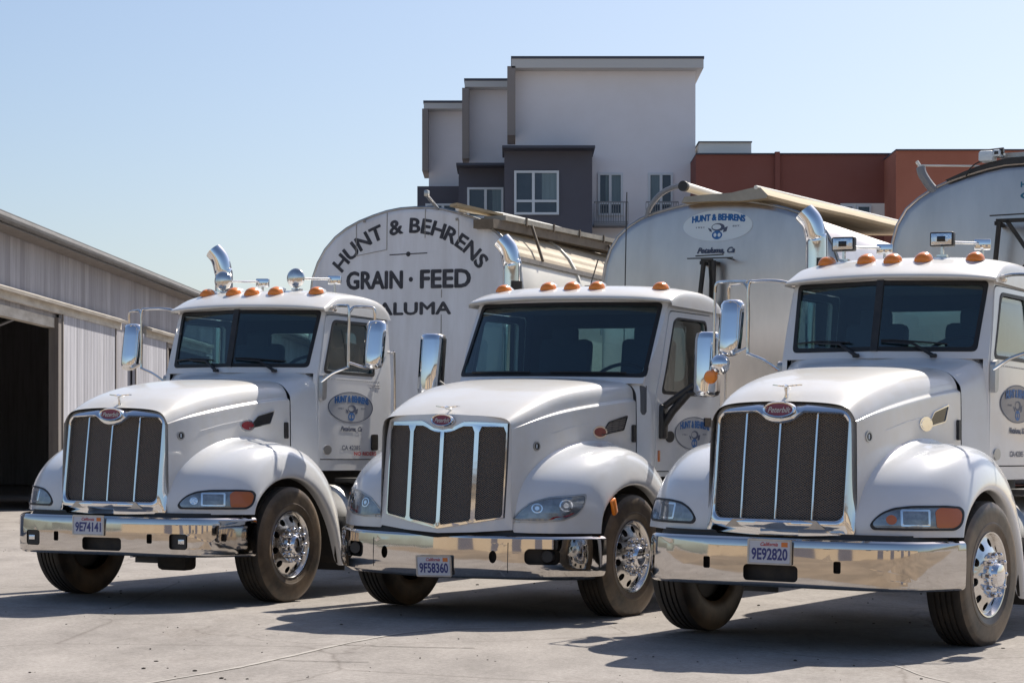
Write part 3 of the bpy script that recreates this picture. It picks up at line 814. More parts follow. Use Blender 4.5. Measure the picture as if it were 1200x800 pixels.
    if not B:
        P = [(.045,.835),(.025,.865),(.05,.905),(.10,.950),(.18,.985),(.30,1.0),(.55,1.003),(.66,.995),(.69,.965),(.68,.905),(.655,.86),(.61,.835)]
        P = rpoly(P, .03, 3); inner = None; dq = .455
    else:
        P = rpoly([(-.055,.805),(.0,.885),(.09,.96),(.25,1.008),(.55,1.035),(.545,.985),(.52,.92),(.47,.865),(.36,.82),(.14,.80)], .03, 3); dq = 9
    def shrink(P, d):
        cx = sum(p[0] for p in P)/len(P); cy = sum(p[1] for p in P)/len(P)
        mx = max(abs(p[0]-cx) for p in P); my = max(abs(p[1]-cy) for p in P)
        return [(cx+(p[0]-cx)*(1-d/mx), cy+(p[1]-cy)*(1-d/my)) for p in P]
    for sg in (1,-1):
        mir = (lambda v: v) if sg > 0 else (lambda v: Vector((-v.x, v.y, v.z)))
        F = lambda a,b,d: mir(hf(a,b,d,.008))
        bm = nb(); plate(bm, P, [shrink(P,.016)], F, .012, cuts_x=fr(.02,.68,12), cuts_y=(.88,.94))
        hl = link('headlight', bm, 'black_plastic' if not B else 'aluminium_dull', root)
        bm = nb(); Q = shrink(P,.016)
        plate(bm, Q, [], lambda a,b,d: mir(hf(a,b,d,.0025)), .002, cuts_x=fr(.02,.68,12), cuts_y=(.88,.94))
        link('reflector', bm, 'lamp_glass', hl)
        # inner details: chrome bowl, bulb, amber end
        bm = nb()
        if not B:
            plate(bm, rrect(.225,.862,.43,.975,.012), [rrect(.24,.874,.415,.963,.01)], lambda a,b,d: mir(hf(a,b,d,.005)), .003, cuts_x=(.3,.36))
            link('bezel', bm, 'chrome', hl)
            if sg < 0: continue
            bm = nb(); plate(bm, rpoly([(.475,.853),(.465,.965),(.50,.988),(.645,.983),(.672,.95),(.655,.885),(.62,.853)], .02, 3), [], lambda a,b,d: mir(hf(a,b,d,.0055)), .003, cuts_x=(.52,.57,.62))
            link('turn_signal', bm, 'amber_dark', hl)
            bm = nb(); plate(bm, ell(.165,.905,.035,.032,16), [], lambda a,b,d: mir(hf(a,b,d,.0055)), .003)
            link('marker_bulb', bm, 'amber_dark' if opt.get('amber_bulb') else 'lamp_reflector', hl)
        else:
            for c, r_ in ((.15,.045),(.38,.055)):
                plate(bm, ell(c,.915 if c < .3 else .94,r_,r_*.85,20), [ell(c,.915 if c < .3 else .94,r_*.78,r_*.66,20)], lambda a,b,d: mir(hf(a,b,d,.0055)), .003)
                plate(bm, ell(c,.915 if c < .3 else .94,r_*.4,r_*.36,14), [], lambda a,b,d: mir(hf(a,b,d,.006)), .003)
                link('projector', bm, 'chrome', hl); bm = nb()
            bm = nb(); plate(bm, rpoly([(.24,.825),(.41,.857),(.45,.885),(.27,.847)], .008, 2), [], lambda a,b,d: mir(hf(a,b,d,.006)), .002)
            link('turn_signal', bm, 'red_enamel', hl)
    if B:
        for sg in (1,-1):
            bm = nb(); box(bm, (sg*1.205,-.52,.93), (.03,.07,.13), Matrix.Rotation(.45,3,'X'), bev=.01)
            link('side_marker', bm, 'amber', root)
            bm = nb(); box(bm, (sg*.945,1.02,1.33), (.02,.05,.10), bev=.006)
            link('side_marker', bm, 'amber_dark', root)
    # ---- hood side vent, oval badge and round badge
    hs = bvh_of([hood])
    for sg in (1,-1):
        mir = (lambda v: v) if sg > 0 else (lambda v: Vector((-v.x, v.y, v.z)))
        cs = caster(hs, (-1,0))
        vy = (.10,.50) if not B else (.14,.58)
        vz = 1.60 if not B else 1.57
        P = rpoly([(vy[0]-.02,vz-.075),(vy[0]+.12,vz+.045),(vy[1],vz+.105),(vy[1]-.07,vz-.025)], .02, 3)
        bm = nb(); plate(bm, P, [shrink(P,.012)], lambda a,b,d: mir(cs(a,b,d,.010)), .012, cuts_x=(.2,.3,.4))
        v = link('side_vent', bm, 'chrome' if not B else 'black_plastic', root)
        bm = nb(); plate(bm, shrink(P,.010), [], lambda a,b,d: mir(cs(a,b,d,.004)), .003, cuts_x=(.2,.3,.4))
        link('vent_screen', bm, 'black_gloss' if not B else 'grille_mesh', v)
        bm = nb(); c0 = (vy[0]-.03, vz-.045)
        plate(bm, ell(*c0,.115,.052,24), [], lambda a,b,d: mir(cs(a,b,d,.008)), .008)
        ov = link('side_emblem', bm, 'chrome', v)
        bm = nb(); plate(bm, ell(*c0,.092,.038,24), [], lambda a,b,d: mir(cs(a,b,d,.010)), .002)
        link('enamel', bm, 'red_enamel' if opt.get('side_red', True) else 'chrome', ov)
        bz_ = (-.88,1.455) if not B else (-.83,1.40)
        bm = nb(); plate(bm, ell(bz_[0],bz_[1],.045,.038,20), [ell(bz_[0],bz_[1],.033,.027,20)], lambda a,b,d: mir(cs(a,b,d,.008)), .008)
        rb = link('round_badge', bm, 'aluminium_dull', root)
        bm = nb(); plate(bm, ell(bz_[0],bz_[1],.033,.027,20), [], lambda a,b,d: mir(cs(a,b,d,.004)), .003)
        link('badge_disc', bm, 'black_plastic', rb)
        bm = nb(); plate(bm, rrect(bz_[0]-.007,bz_[1]-.016,bz_[0]+.007,bz_[1]+.016,.003), [], lambda a,b,d: mir(cs(a,b,d,.006)), .003)
        link('badge_mark', bm, 'sign_white', rb)
    for sg in (1,-1):
        mir = (lambda v: v) if sg > 0 else (lambda v: Vector((-v.x, v.y, v.z)))
        cs = caster(hs, (-1,0)); z_ = 1.52
        bm = nb(); plate(bm, rrect(.655,z_-.075,.70,z_+.075,.015), [], lambda a,b,d: mir(cs(a,b,d,.022)), .022, cuts_y=(z_-.03,z_+.03))
        link('hood_latch', bm, 'black_plastic', root)
        bm = nb()
        tube(bm, [mir(cs(t, h, 0, .002)) for t, h in ((-.62,1.50),(-.3,1.56),(0,1.60))], .0018, 5)
        link('hood_crease', bm, 'paint_cab', root)
    # ---- cab
    def S(t, h): return interp(K['side'], t) - K['taper']*max(0, (h-2.0)/.7)**1.3
    wh0, wh1 = K['wh0'], K['wh1']
    def WF(a, b, d):
        u = (b-wh0)/(wh1-wh0); y = K['wtb'](a)*(1-u)+K['wtt'](a)*u
        return Vector((a, y+d, b-.15*d))
    ws0, ws1 = K['ws0'], K['ws1']
    zb = wh0-.06; zt = 2.69
    eb = S(K['wtb'](ws0)+.02, zb)-.004; et = S(K['wtt'](ws1)+.02, zt)-.004
    wh = rpoly([(-ws0,wh0),(ws0,wh0),(ws1,wh1),(-ws1,wh1)], .04, 4)
    ncx = fr(-ws0+.05, ws0-.05, 8)
    bm = nb(); plate(bm, [(-eb,zb),(eb,zb),(et,zt),(-et,zt)], [wh], WF, .03, cuts_x=ncx, mi_back=1)
    cab = link('cab', bm, ['paint_cab','interior'], root, 30)
    bm = nb(); g_in = shrink(wh, .028)
    plate(bm, shrink(wh,-.006), [g_in], lambda a,b,d: WF(a,b,-.004+d), .014, cuts_x=ncx)
    link('windshield_seal', bm, 'rubber_seal', cab, 30)
    panes = [wh] if B else [[p for p in rpoly([(-ws0,wh0),(-.022,wh0),(-.022,wh1),(-ws1,wh1)], .02)], [p for p in rpoly([(.022,wh0),(ws0,wh0),(ws1,wh1),(.022,wh1)], .02)]]
    for P in panes:
        bm = nb(); plate(bm, P, [], lambda a,b,d: WF(a,b,.006+d), .005, cuts_x=[x for x in ncx if min(p[0] for p in P) < x < max(p[0] for p in P)] if B else ())
        link('windshield', bm, 'windshield_glass', root, 30)
    if not B:
        bm = nb(); box(bm, (WF(0,(wh0+wh1)/2,.0)), (.055,.03,wh1-wh0+.03), Matrix.Rotation(-math.atan2(K['wtt'](0)-K['wtb'](0), wh1-wh0),3,'X'))
        link('windshield_divider', bm, 'black_plastic', cab)
    # cowl
    bm = nb(); hp = K['hood'][-1]; ch = K['cowl']
    r0 = [(Vector((s*.992, hp[0]+.012, h-.012))) for s, h in hp[1]]
    r1 = [Vector((s, y, h)) for s, h, y in ch]
    rm = [a.lerp(b, .18)+Vector((0,0,.006)) for a, b in zip(r0, r1)]
    rows = [[Vector((-p.x,p.y,p.z)) for p in r[::-1]]+r[1:] for r in (r0, rm, [a.lerp(b,.6) for a,b in zip(r0,r1)], r1, [Vector((p.x, p.y+.03, p.z+(.012 if i < 4 else 0))) for i, p in enumerate(r1)])]
    grid(bm, rows); bmesh.ops.recalc_face_normals(bm, faces=bm.faces)
    cw = link('cowl', bm, 'paint_cab', root)
    if sum(p.normal.z for p in cw.data.polygons) < 0: cw.data.flip_normals()
    bake(cw, [('SUBSURF', dict(levels=2, render_levels=2))])
    bm = nb(); box(bm, (0,.5,1.35), (.9,.8,.9)); link('hood_light_blocker', bm, 'chassis', root)  # unseen dark box under the hood, added to block light
    # cab sides + doors
    y0, yb = K['y0'], K['yb']
    fe = WF(eb, zb, 0).y; ft = WF(et, zt, 0).y
    outl = [(y0,1.15),(y0,zb-.05),(fe,zb),(ft,zt),(yb-.03,zt),(yb,zt-.1),(yb,1.15)]
    D = K['door']; Dr = rpoly(D, .05, 4); gap = shrink(Dr, -.009)
    cy = [1.5,1.8,2.0,2.1,2.2,2.3,2.4,2.5,2.6]; cx = [1.08,1.2,1.3,1.4,1.8,2.2]
    Wn = rpoly(K['dwin'], .06, 4)
    for sg in (1,-1):
        SF = lambda a,b,d: Vector((sg*(S(a,b)-d), a, b))
        bm = nb(); plate(bm, outl, [gap], SF, .04, cuts_x=cx, cuts_y=cy, mi_back=1)
        link('cab_side', bm, ['paint_cab','interior'], cab, 30)
        bm = nb(); plate(bm, Dr, [Wn], lambda a,b,d: Vector((sg*(S(a,b)+.007-d), a, b)), .045, cuts_x=cx, cuts_y=cy, mi_back=1)
        door = link('door', bm, ['paint_cab','interior'], root, 30)
        bm = nb(); plate(bm, shrink(Wn,-.016), [shrink(Wn,.012)], lambda a,b,d: Vector((sg*(S(a,b)+.012-d), a, b)), .012, cuts_x=cx, cuts_y=cy)
        link('window_seal', bm, 'rubber_seal', door, 30)
        bm = nb(); plate(bm, Wn, [], lambda a,b,d: Vector((sg*(S(a,b)-.012-d), a, b)), .004, cuts_y=cy)
        link('door_window', bm, 'door_glass', door, 30)
        DF = lambda a,b,d: Vector((sg*(S(a,b)+.009-d), a, b))
        bm = nb()
        if not B:
            bm = nb(); plate(bm, rrect(2.11,1.345,2.24,1.50,.02), [], lambda a,b,d: DF(a,b,d-.012), .02)
            link('door_handle', bm, 'black_gloss', door)
            bm = nb(); plate(bm, ell(1.235,1.345,.065,.045,18), [], lambda a,b,d: DF(a,b,d-.008), .01)
            link('round_reflector', bm, 'aluminium_dull', door)
            bm = nb()
            for k in range(24): box(bm, DF(1.16+1.10*k/23, 2.015, 0), (.008,.010,.010))
            for k in range(2): tube(bm, [DF(1.11,1.985-.02*k,-.002), DF(2.29,1.985-.02*k,-.002)], .0035, 6)
            link('rivet_row', bm, 'aluminium_dull', door)
        else:
            bm = nb(); plate(bm, rrect(1.96,1.60,2.12,1.68,.02), [], lambda a,b,d: DF(a,b,d-.012), .02)
            link('door_handle', bm, 'black_gloss', door)
            bm = nb(); plate(bm, ell(1.20,1.50,.075,.05,18), [], lambda a,b,d: DF(a,b,d-.008), .01)
            link('round_reflector', bm, 'black_plastic', door)
        if sg > 0:
            lc = opt['logo']
            oval_logo(door, DF, lc[0], lc[1], .45, .148, opt.get('logo_fill','sign_grey'), (lc[0]-.22,lc[1]-.235,lc[0]+.22,lc[1]-.185) , True, opt.get('logo_blue','blue_letter'),
                      ('CA 42385', (lc[0]-.19,lc[1]-.41,lc[0]+.19,lc[1]-.365)) if not B else None)
            if opt.get('red_note'):
                bm = nb(); put_text(bm, 'NO RIDERS', (1.75,1.292,2.22,1.33), lambda a,b,d: DF(a,b,-.003), bold=.03)
                link('warning_lettering', bm, 'plate_red', door, 0)
        # grab handle on the rear pillar
        bm = nb(); yy = yb-.06
        gz = (1.35,2.32) if not B else (1.25,2.2)
        tube(bm, curve_pts([DF(yy,gz[1],0),DF(yy,gz[1]-.01,-.06),DF(yy,gz[1]-.07,-.07),DF(yy,gz[0]+.07,-.07),DF(yy,gz[0]+.01,-.06),DF(yy,gz[0],0)], 4), .013, 8)
        link('grab_handle', bm, 'aluminium', root)
    # back wall with rear window
    bm = nb(); sb = S(yb,1.15)-.005; st = S(yb,zt)-.005
    rw = rrect(-.56,2.10,.56,2.53,.06) if not B else rrect(-.66,2.02,.66,2.52,.07)
    if not B: rw = rrect(-.50,2.12,.50,2.52,.06)
    plate(bm, [(-sb,1.15),(sb,1.15),(st,zt),(-st,zt)], [rw], lambda a,b,d: Vector((a, yb-.02-d, b)), .03, mi_back=1)
    link('back_wall', bm, ['paint_cab','interior'], cab)
    bm = nb(); plate(bm, rw, [], lambda a,b,d: Vector((a, yb-.03-d, b)), .004)
    link('rear_window', bm, 'side_glass', cab)
    # roof
    bm = nb(); rf = K['roof']; Wd = rf['W']; js = [-1.004,-1,-.98,-.94,-.84,-.66,-.35,0,.35,.66,.84,.94,.98,1,1.004]
    rows = []
    for yc, ye, hc, he in rf['rows']:
        rows.append([Vector((j*Wd, yc+(ye-yc)*min(1,abs(j))**(1.0 if not B else 1.8), min(he, 2.645) if abs(j) > 1.001 else (hc-(hc-he)*abs(j)**4) - (max(0, he-2.70)*.35 if abs(j) > .99 else 0))) for j in js])
    grid(bm, rows); bmesh.ops.recalc_face_normals(bm, faces=bm.faces)
    rfo = link('roof', bm, 'paint_dusty', root)
    if sum(p.normal.z for p in rfo.data.polygons) < 0: rfo.data.flip_normals()
    bake(rfo, [('SUBSURF', dict(levels=2, render_levels=2))], 50)
    rt = bvh_of([rfo])
    bm = nb(); box(bm, (0,(yb+1.25)/2,2.655), (Wd*1.8,yb-1.3,.01)); link('headliner', bm, 'headliner', cab)
    bm = nb(); box(bm, (0,(yb+.9)/2,1.17), (Wd*1.8,yb-.95,.04)); box(bm, (0,(yb+.4)/2+.1,.93), (1.3,yb-.6,.42)); link('cab_floor', bm, 'chassis', cab)
    # interior
    yd = K['wtb'](ws0)
    bm = nb(); box(bm, (0,yd+.20,wh0-.19), (Wd*1.8,.42,.30), bev=.04); box(bm, (.42,yd+.34,wh0-.02), (.5,.2,.14), bev=.05)
    link('dashboard', bm, 'interior_mid', cab)
    for sx in (-.42,.42):
        bm = nb(); yS = yb-.42
        box(bm, (sx,yS+.03,2.0), (.52,.15,.80), Matrix.Rotation(-.1,3,'X'), bev=.05); box(bm, (sx,yS+.03,2.42), (.27,.10,.20), bev=.045); box(bm, (sx,yS-.28,1.66), (.48,.5,.14), bev=.05)
        link('seat', bm, 'seat_cloth', cab)
    bm = nb(); c = Vector((.42,yd+.52,wh0+.0)); rt_ = Matrix.Rotation(-.9,3,'X')
    tube(bm, [c+rt_@Vector((.225*math.cos(a), 0, .225*math.sin(a))) for a in fr(0,2*math.pi,28)], .017, 8)
    for a in (R(20),R(160),R(270)): tube(bm, [c, c+rt_@Vector((.22*math.cos(a),0,.22*math.sin(a)))], .014, 6)
    link('steering_wheel', bm, 'black_plastic', cab)
    # marker lights
    for (lx, ly, lz) in K['lights']:
        hit = rt.ray_cast(Vector((lx,ly,4)), Vector((0,0,-1))); z = hit[0].z if hit[0] else lz; nrm = hit[1] if hit[0] else Vector((0,0,1))
        sl = math.atan2(-nrm.y, nrm.z); rm_ = Matrix.Rotation(sl, 3, 'X'); o = Vector((lx,ly,z-.004))
        bm = nb(); n = 12
        prof = [(-.085,.02),(-.068,.052),(-.03,.066),(.02,.066),(.08,.050),(.15,.026),(.20,.004)]
        rows = [[o+rm_@Vector((r_*1.0*math.cos(math.pi*k/n)*(1.05), y_, r_*.95*math.sin(math.pi*k/n))) for k in range(n+1)] for y_, r_ in prof]
        grid(bm, rows[2:]); bmesh.ops.recalc_face_normals(bm, faces=bm.faces)
        ml = link('marker_light', bm, 'paint_cab', root, 60)
        bm = nb(); rows2 = [[p+Vector((0,0,.0015)) for p in r] for r in rows[:4]]
        grid(bm, [[o+rm_@Vector((0,-.08,.0)) for _ in range(n+1)]]+rows2); bmesh.ops.remove_doubles(bm, verts=bm.verts, dist=1e-5); bmesh.ops.recalc_face_normals(bm, faces=bm.faces)
        link('lens', bm, 'amber', ml, 60)
    # wipers
    for sx in ((.05,.62,.30),(-.70,-.12,-.28)) if not B else ((.1,.75,.5),(-.75,-.1,-.35)):
        bm = nb(); a, b2, pv = sx; z = wh0+.015
        if not B:
            piv = WF(pv+.14, wh0-.045, -.035); mid_ = WF(pv-.02, wh0+.05, -.03)
            tube(bm, [piv, mid_, WF(pv-.25, wh0+.065, -.02)], .010, 6, radii=[.016,.011,.006])
            box(bm, piv, (.05,.04,.03), bev=.008)
            tube(bm, [WF(x, wh0+.045+.035*(1-abs(x-pv+.2)/.5), -.014) for x in fr(a, b2, 6)][:6], .007, 6)
        else:
            tube(bm, [WF(x, wh0+.03, -.012) for x in fr(a, b2, 6)], .009, 6)
        link('wiper', bm, 'black_plastic', root)
    # mirrors
    for sg in (1,-1):
        V = lambda x, y, z: Vector((sg*x, y, z))
        if not B:
            bm = nb()
            mx, my = 1.335, 1.245; z0m, z1m = 2.10, 2.56
            prof = [(-.100,.015),(-.094,-.030),(-.055,-.058),(0,-.066),(.055,-.058),(.094,-.030),(.100,.015)]
            rows = []
            for z, k in ((z0m,.35),(z0m+.015,.75),(z0m+.06,.95),(z0m+.15,1),(z1m-.12,1),(z1m-.04,.95),(z1m-.01,.75),(z1m,.35)):
                rows.append([V(mx+px*k, my+py*k+(z-2.33)*.16, z) for px, py in prof])
            grid(bm, rows)
            for a in (0,-1): bm.faces.new([v for v in (bm.verts[:][0:7] if a == 0 else bm.verts[:][-7:])])
            bmesh.ops.recalc_face_normals(bm, faces=bm.faces)
            tubes = [[V(.80,1.33,2.665),V(.92,1.22,2.695),V(1.08,1.13,2.69),V(1.13,1.108,2.66),V(1.13,1.108,2.4),V(1.13,1.108,2.14),V(1.11,1.10,2.11),V(.98,1.09,2.06),V(.855,1.10,1.98)],
                     [V(1.13,1.108,2.62),V(1.17,1.13,2.675),V(1.25,1.18,2.68),V(1.33,1.21,2.67),V(1.345,1.215,2.63),V(1.345,1.22,2.56)],
                     [V(1.13,1.108,2.16),V(1.25,1.16,2.12),V(1.33,1.20,2.11)]]
            mr = link('mirror', bm, 'chrome', root, 60)
            bm = nb(); plate(bm, rrect(-.093,z0m+.02,.093,z1m-.02,.03), [], lambda a,b,d: V(mx+a, my+.018-d+(b-2.33)*.16, b), .004)
            link('mirror_glass', bm, 'mirror_glass', mr)
            bm = nb()
            for T in tubes: tube(bm, curve_pts(T, 6), .0135, 8)
            box(bm, V(.84,1.33,2.68), (.08,.06,.06), bev=.015)
            if opt.get('convex') and sg < 0:
                tube(bm, curve_pts([V(1.47,1.23,2.64),V(1.47,1.23,2.1),V(1.45,1.23,2.0)],5), .012, 8)
                tube(bm, curve_pts([V(1.47,1.23,2.62),V(1.45,1.22,2.69),V(1.35,1.20,2.70),V(1.15,1.12,2.69)],5), .013, 8)
            link('mirror_bracket', bm, 'aluminium', mr)
            bm = nb(); plate(bm, rpoly([(1.09,1.80),(1.09,2.04),(1.17,2.06),(1.16,1.82)],.03), [], lambda a,b,d: V(S(a,b)+.045-d, a, b), .04)
            link('mirror_hinge', bm, 'aluminium_dull', mr)
            if opt.get('convex') and sg < 0:
                bm = nb(); c = V(1.38,1.14,2.03); lathe(bm, [(.08,.02),(.085,0),(.07,-.03),(.04,-.048),(0,-.055)], 20, 'y', c); link('convex_mirror', bm, 'chrome', mr)
                bm = nb(); c = V(1.455,1.12,1.93); lathe(bm, [(.055,.02),(.055,0),(.045,-.015),(0,-.022)], 20, 'y', c); link('amber_reflector', bm, 'amber', mr)
        else:
            mx, my = 1.36, 1.07; z0m, z1m = 1.85, 2.41
            bm = nb(); prof = [(-.10,.09),(-.115,.0),(-.10,-.055),(-.05,-.08),(.03,-.082),(.09,-.06),(.105,.0),(.10,.09)]
            rows = []
            for z, k in ((z0m,.6),(z0m+.015,.9),(z0m+.05,1),(z1m-.06,1),(z1m-.015,.93),(z1m,.65)):
                rows.append([V(mx+px*k, my+py*k+(z-2.13)*.10, z) for px, py in prof])
            grid(bm, rows); vv = bm.verts[:]; bm.faces.new(vv[0:8]); bm.faces.new(vv[-8:])
            for f in bm.faces:
                c = f.calc_center_median()
                if c.y > my+.005 and abs(c.x) < 1.46 : f.material_index = 1
            bmesh.ops.recalc_face_normals(bm, faces=bm.faces)
            mr = link('mirror', bm, ['chrome','black_plastic'], root, 60)
            bm = nb(); plate(bm, rrect(-.095,z0m+.02,.095,z1m-.02,.03), [], lambda a,b,d: V(mx+a, my+.092+.012-d+(b-2.13)*.10, b), .01); link('mirror_glass', bm, 'mirror_glass', mr)
            bm = nb()
            tube(bm, [V(.93,1.08,1.55),V(1.05,1.06,1.72),V(1.20,1.05,1.88)], .035, 10); tube(bm, [V(.93,1.06,1.73),V(1.06,1.05,1.82),V(1.27,1.05,1.96)], .030, 10)
            box(bm, V(.955,1.07,1.63), (.07,.13,.30), bev=.02); tube(bm, [V(1.2,1.05,1.88),V(1.36,1.07,1.89)], .03, 8)
            link('mirror_arm', bm, 'black_plastic', mr)
    # exhaust stack
    ex = opt['exhaust']
    bm = nb(); r_ = .087
    pth = curve_pts([Vector((ex[0],ex[1],1.2)),Vector((ex[0],ex[1],2.2)),Vector((ex[0],ex[1],3.06)),Vector((ex[0]-.01,ex[1]-.01,3.20)),Vector((ex[0]-.045,ex[1]-.02,3.32)),Vector((ex[0]-.11,ex[1]-.03,3.40))], 8)
    tube(bm, pth, r_, 20, close=False)
    st_ = link('exhaust_stack', bm, 'chrome', root, 60); st_.data.materials.append(M['chrome'])
    bake(st_, [('SOLIDIFY', dict(thickness=.006, offset=-1))], 60)
    bm = nb(); rows = []
    for z in fr(1.6,3.0,3):
        rows.append([Vector((ex[0]+.10*math.cos(a), ex[1]+.10*math.sin(a), z)) for a in fr(R(-70),R(40),8)])
    grid(bm, rows); hs_ = link('heat_shield', bm, 'chassis', st_); bake(hs_, [('SOLIDIFY', dict(thickness=.006))])
    # chassis, axle, tank steps
    bm = nb()
    for sg in (1,-1): box(bm, (sg*.42,5.0,.88), (.08,12.0,.26))
    for yy in (-.8,1.2,3.2,5.2,7.2,9.2): box(bm, (0,yy,.88), (.76,.1,.2))
    box(bm, (0,0,.50), (1.7,.13,.13)); box(bm, (0,-.25,.62), (.7,.5,.3)); box(bm, (0,-.85,.56), (1.5,.25,.22))
    for yy in (6.0,7.35): box(bm, (0,yy,.52), (1.8,.2,.2))
    if opt.get('oilpan'): box(bm, (.36,-.6,.40), (.30,.2,.22), bev=.04)
    link('chassis_frame', bm, 'chassis', root)
    for sg in (1,-1):
        bm = nb(); lathe(bm, [(.0,-.75),(.27,-.75),(.30,-.72),(.30,.72),(.27,.75),(0,.75)], 28, 'y', (sg*.82,1.95,.72)); link('fuel_tank', bm, 'aluminium_dull', root)
        bm = nb(); box(bm, (sg*1.0,1.95,1.06), (.30,1.1,.04)); box(bm, (sg*1.08,1.95,.62), (.22,.9,.04)); link('step', bm, 'chassis', root)
        bm = nb(); box(bm, (sg*.98,1.06,.48), (.32,.012,.50)); link('mud_flap', bm, 'black_plastic', root)
        make_wheel(root, 1.03, 0, sg, opt.get('steer', 6) )
        for yy in (6.0,7.35):
            make_wheel(root, 1.08, yy, sg, 0, True)
    # ---- tank
    T = opt['tank']; y0t = T['y']; y1t = y0t+T.get('len', 6.6); prof = T['prof']
    half = [(p[0], p[1]) for p in prof]
    low = [(prof[-1][0], 1.75), (.95, 1.35), (.45, 1.05)]
    ring = half + low
    ring = [(-s, h) for s, h in ring[::-1]] + [(s, h) for s, h in ring if s > 0]
    zc = 2.7
    bm = nb(); rows = []
    for y_, k, dz in ((y0t+.0,.955,0),(y0t+.004,.975,0),(y0t+.018,.992,0),(y0t+.05,1,0),(y0t+.5,1,0),(y0t+2.2,1,0),(y0t+4.4,1,0),(y1t,1,0)):
        rows.append([Vector((s*k, y_, zc+(h-zc)*k)) for s, h in ring])
    Vv = grid(bm, rows, closed=True)
    if T.get('dome'):
        prev = Vv[0]; zc2 = 3.0
        for k in (.9,.75,.55,.35,.15):
            ringv = [bm.verts.new((v.co.x*k, y0t-T['dome']*(1-k*k), zc2+(v.co.z-zc2)*k)) for v in Vv[0]]
            for i in range(len(ringv)):
                bm.faces.new((prev[i], ringv[i], ringv[(i+1)%len(ringv)], prev[(i+1)%len(ringv)]))
            prev = ringv
        bm.faces.new(prev)
    else: bm.faces.new(Vv[0][::-1])
    bm.faces.new(Vv[-1])
    for f in bm.faces:
        c = f.calc_center_median()
        if c.y > y0t+.06:
            f.material_index = 1 if c.z > T.get('split', 3.35) else 2
    bmesh.ops.recalc_face_normals(bm, faces=bm.faces)
    tank = link('tank', bm, [T['front'], T['upper'], T['side']], root, 25)
    if T.get('dome'):
        ft_ = caster(bvh_of([tank]), (0,1), 30.)
        FT = lambda a,b,d: ft_(a,b,d,.003)
    else: FT = lambda a,b,d: Vector((a, y0t-.003+d, b))
    # rim band round the head
    bm = nb(); kk = 1.006
    rr = [(s*kk, zc+(h-zc)*kk) for s, h in ring if h > 1.8]
    tube(bm, [Vector((s, y0t+.035, h)) for s, h in rr], .016, 6); link('head_rim', bm, T.get('rim','aluminium_dull'), tank)
    opt['extras'](root, tank, FT, y0t)
    return root

P1 = [(0,4.06),(.18,4.055),(.35,4.03),(.52,3.985),(.70,3.925),(.86,3.85),(1.0,3.755),(1.13,3.62),(1.22,3.47),(1.285,3.30),(1.31,3.10),(1.315,2.6)]
P2 = [(0,4.005),(.2,4.0),(.38,3.98),(.56,3.945),(.74,3.90),(.90,3.845),(1.04,3.765),(1.16,3.66),(1.25,3.52),(1.305,3.36),(1.33,3.18),(1.335,2.6)]
P3 = [(0,4.085),(.2,4.08),(.38,4.05),(.56,4.005),(.74,3.95),(.90,3.885),(1.04,3.80),(1.16,3.70),(1.25,3.55),(1.295,3.38),(1.31,3.18),(1.315,2.6)]

def strut(bm, a, b, w_, h_, mi=0):
    a = Vector(a); b = Vector(b); d = b-a
    q = d.to_track_quat('Y','Z').to_matrix()
    box(bm, (a+b)/2, (w_, d.length, h_), q, mi)

def rib(parent, prof, y, w_, off, m, s_from=0., s_to=9, name='tank_rib'):
    bm = nb(); zc = 2.7; k = 1+off; rows = []
    pts = [(s*k, zc+(h-zc)*k) for s, h in prof if h > 3.05 and s_from <= s <= s_to]
    for yy, o in ((y,-.01),(y,.012),(y+w_,.012),(y+w_,-.01)):
        rows.append([Vector((s*(1+o), yy, zc+(h-zc)*(1+o))) for s, h in pts])
    grid(bm, rows); bmesh.ops.recalc_face_normals(bm, faces=bm.faces)
    return link(name, bm, m, parent, 40)

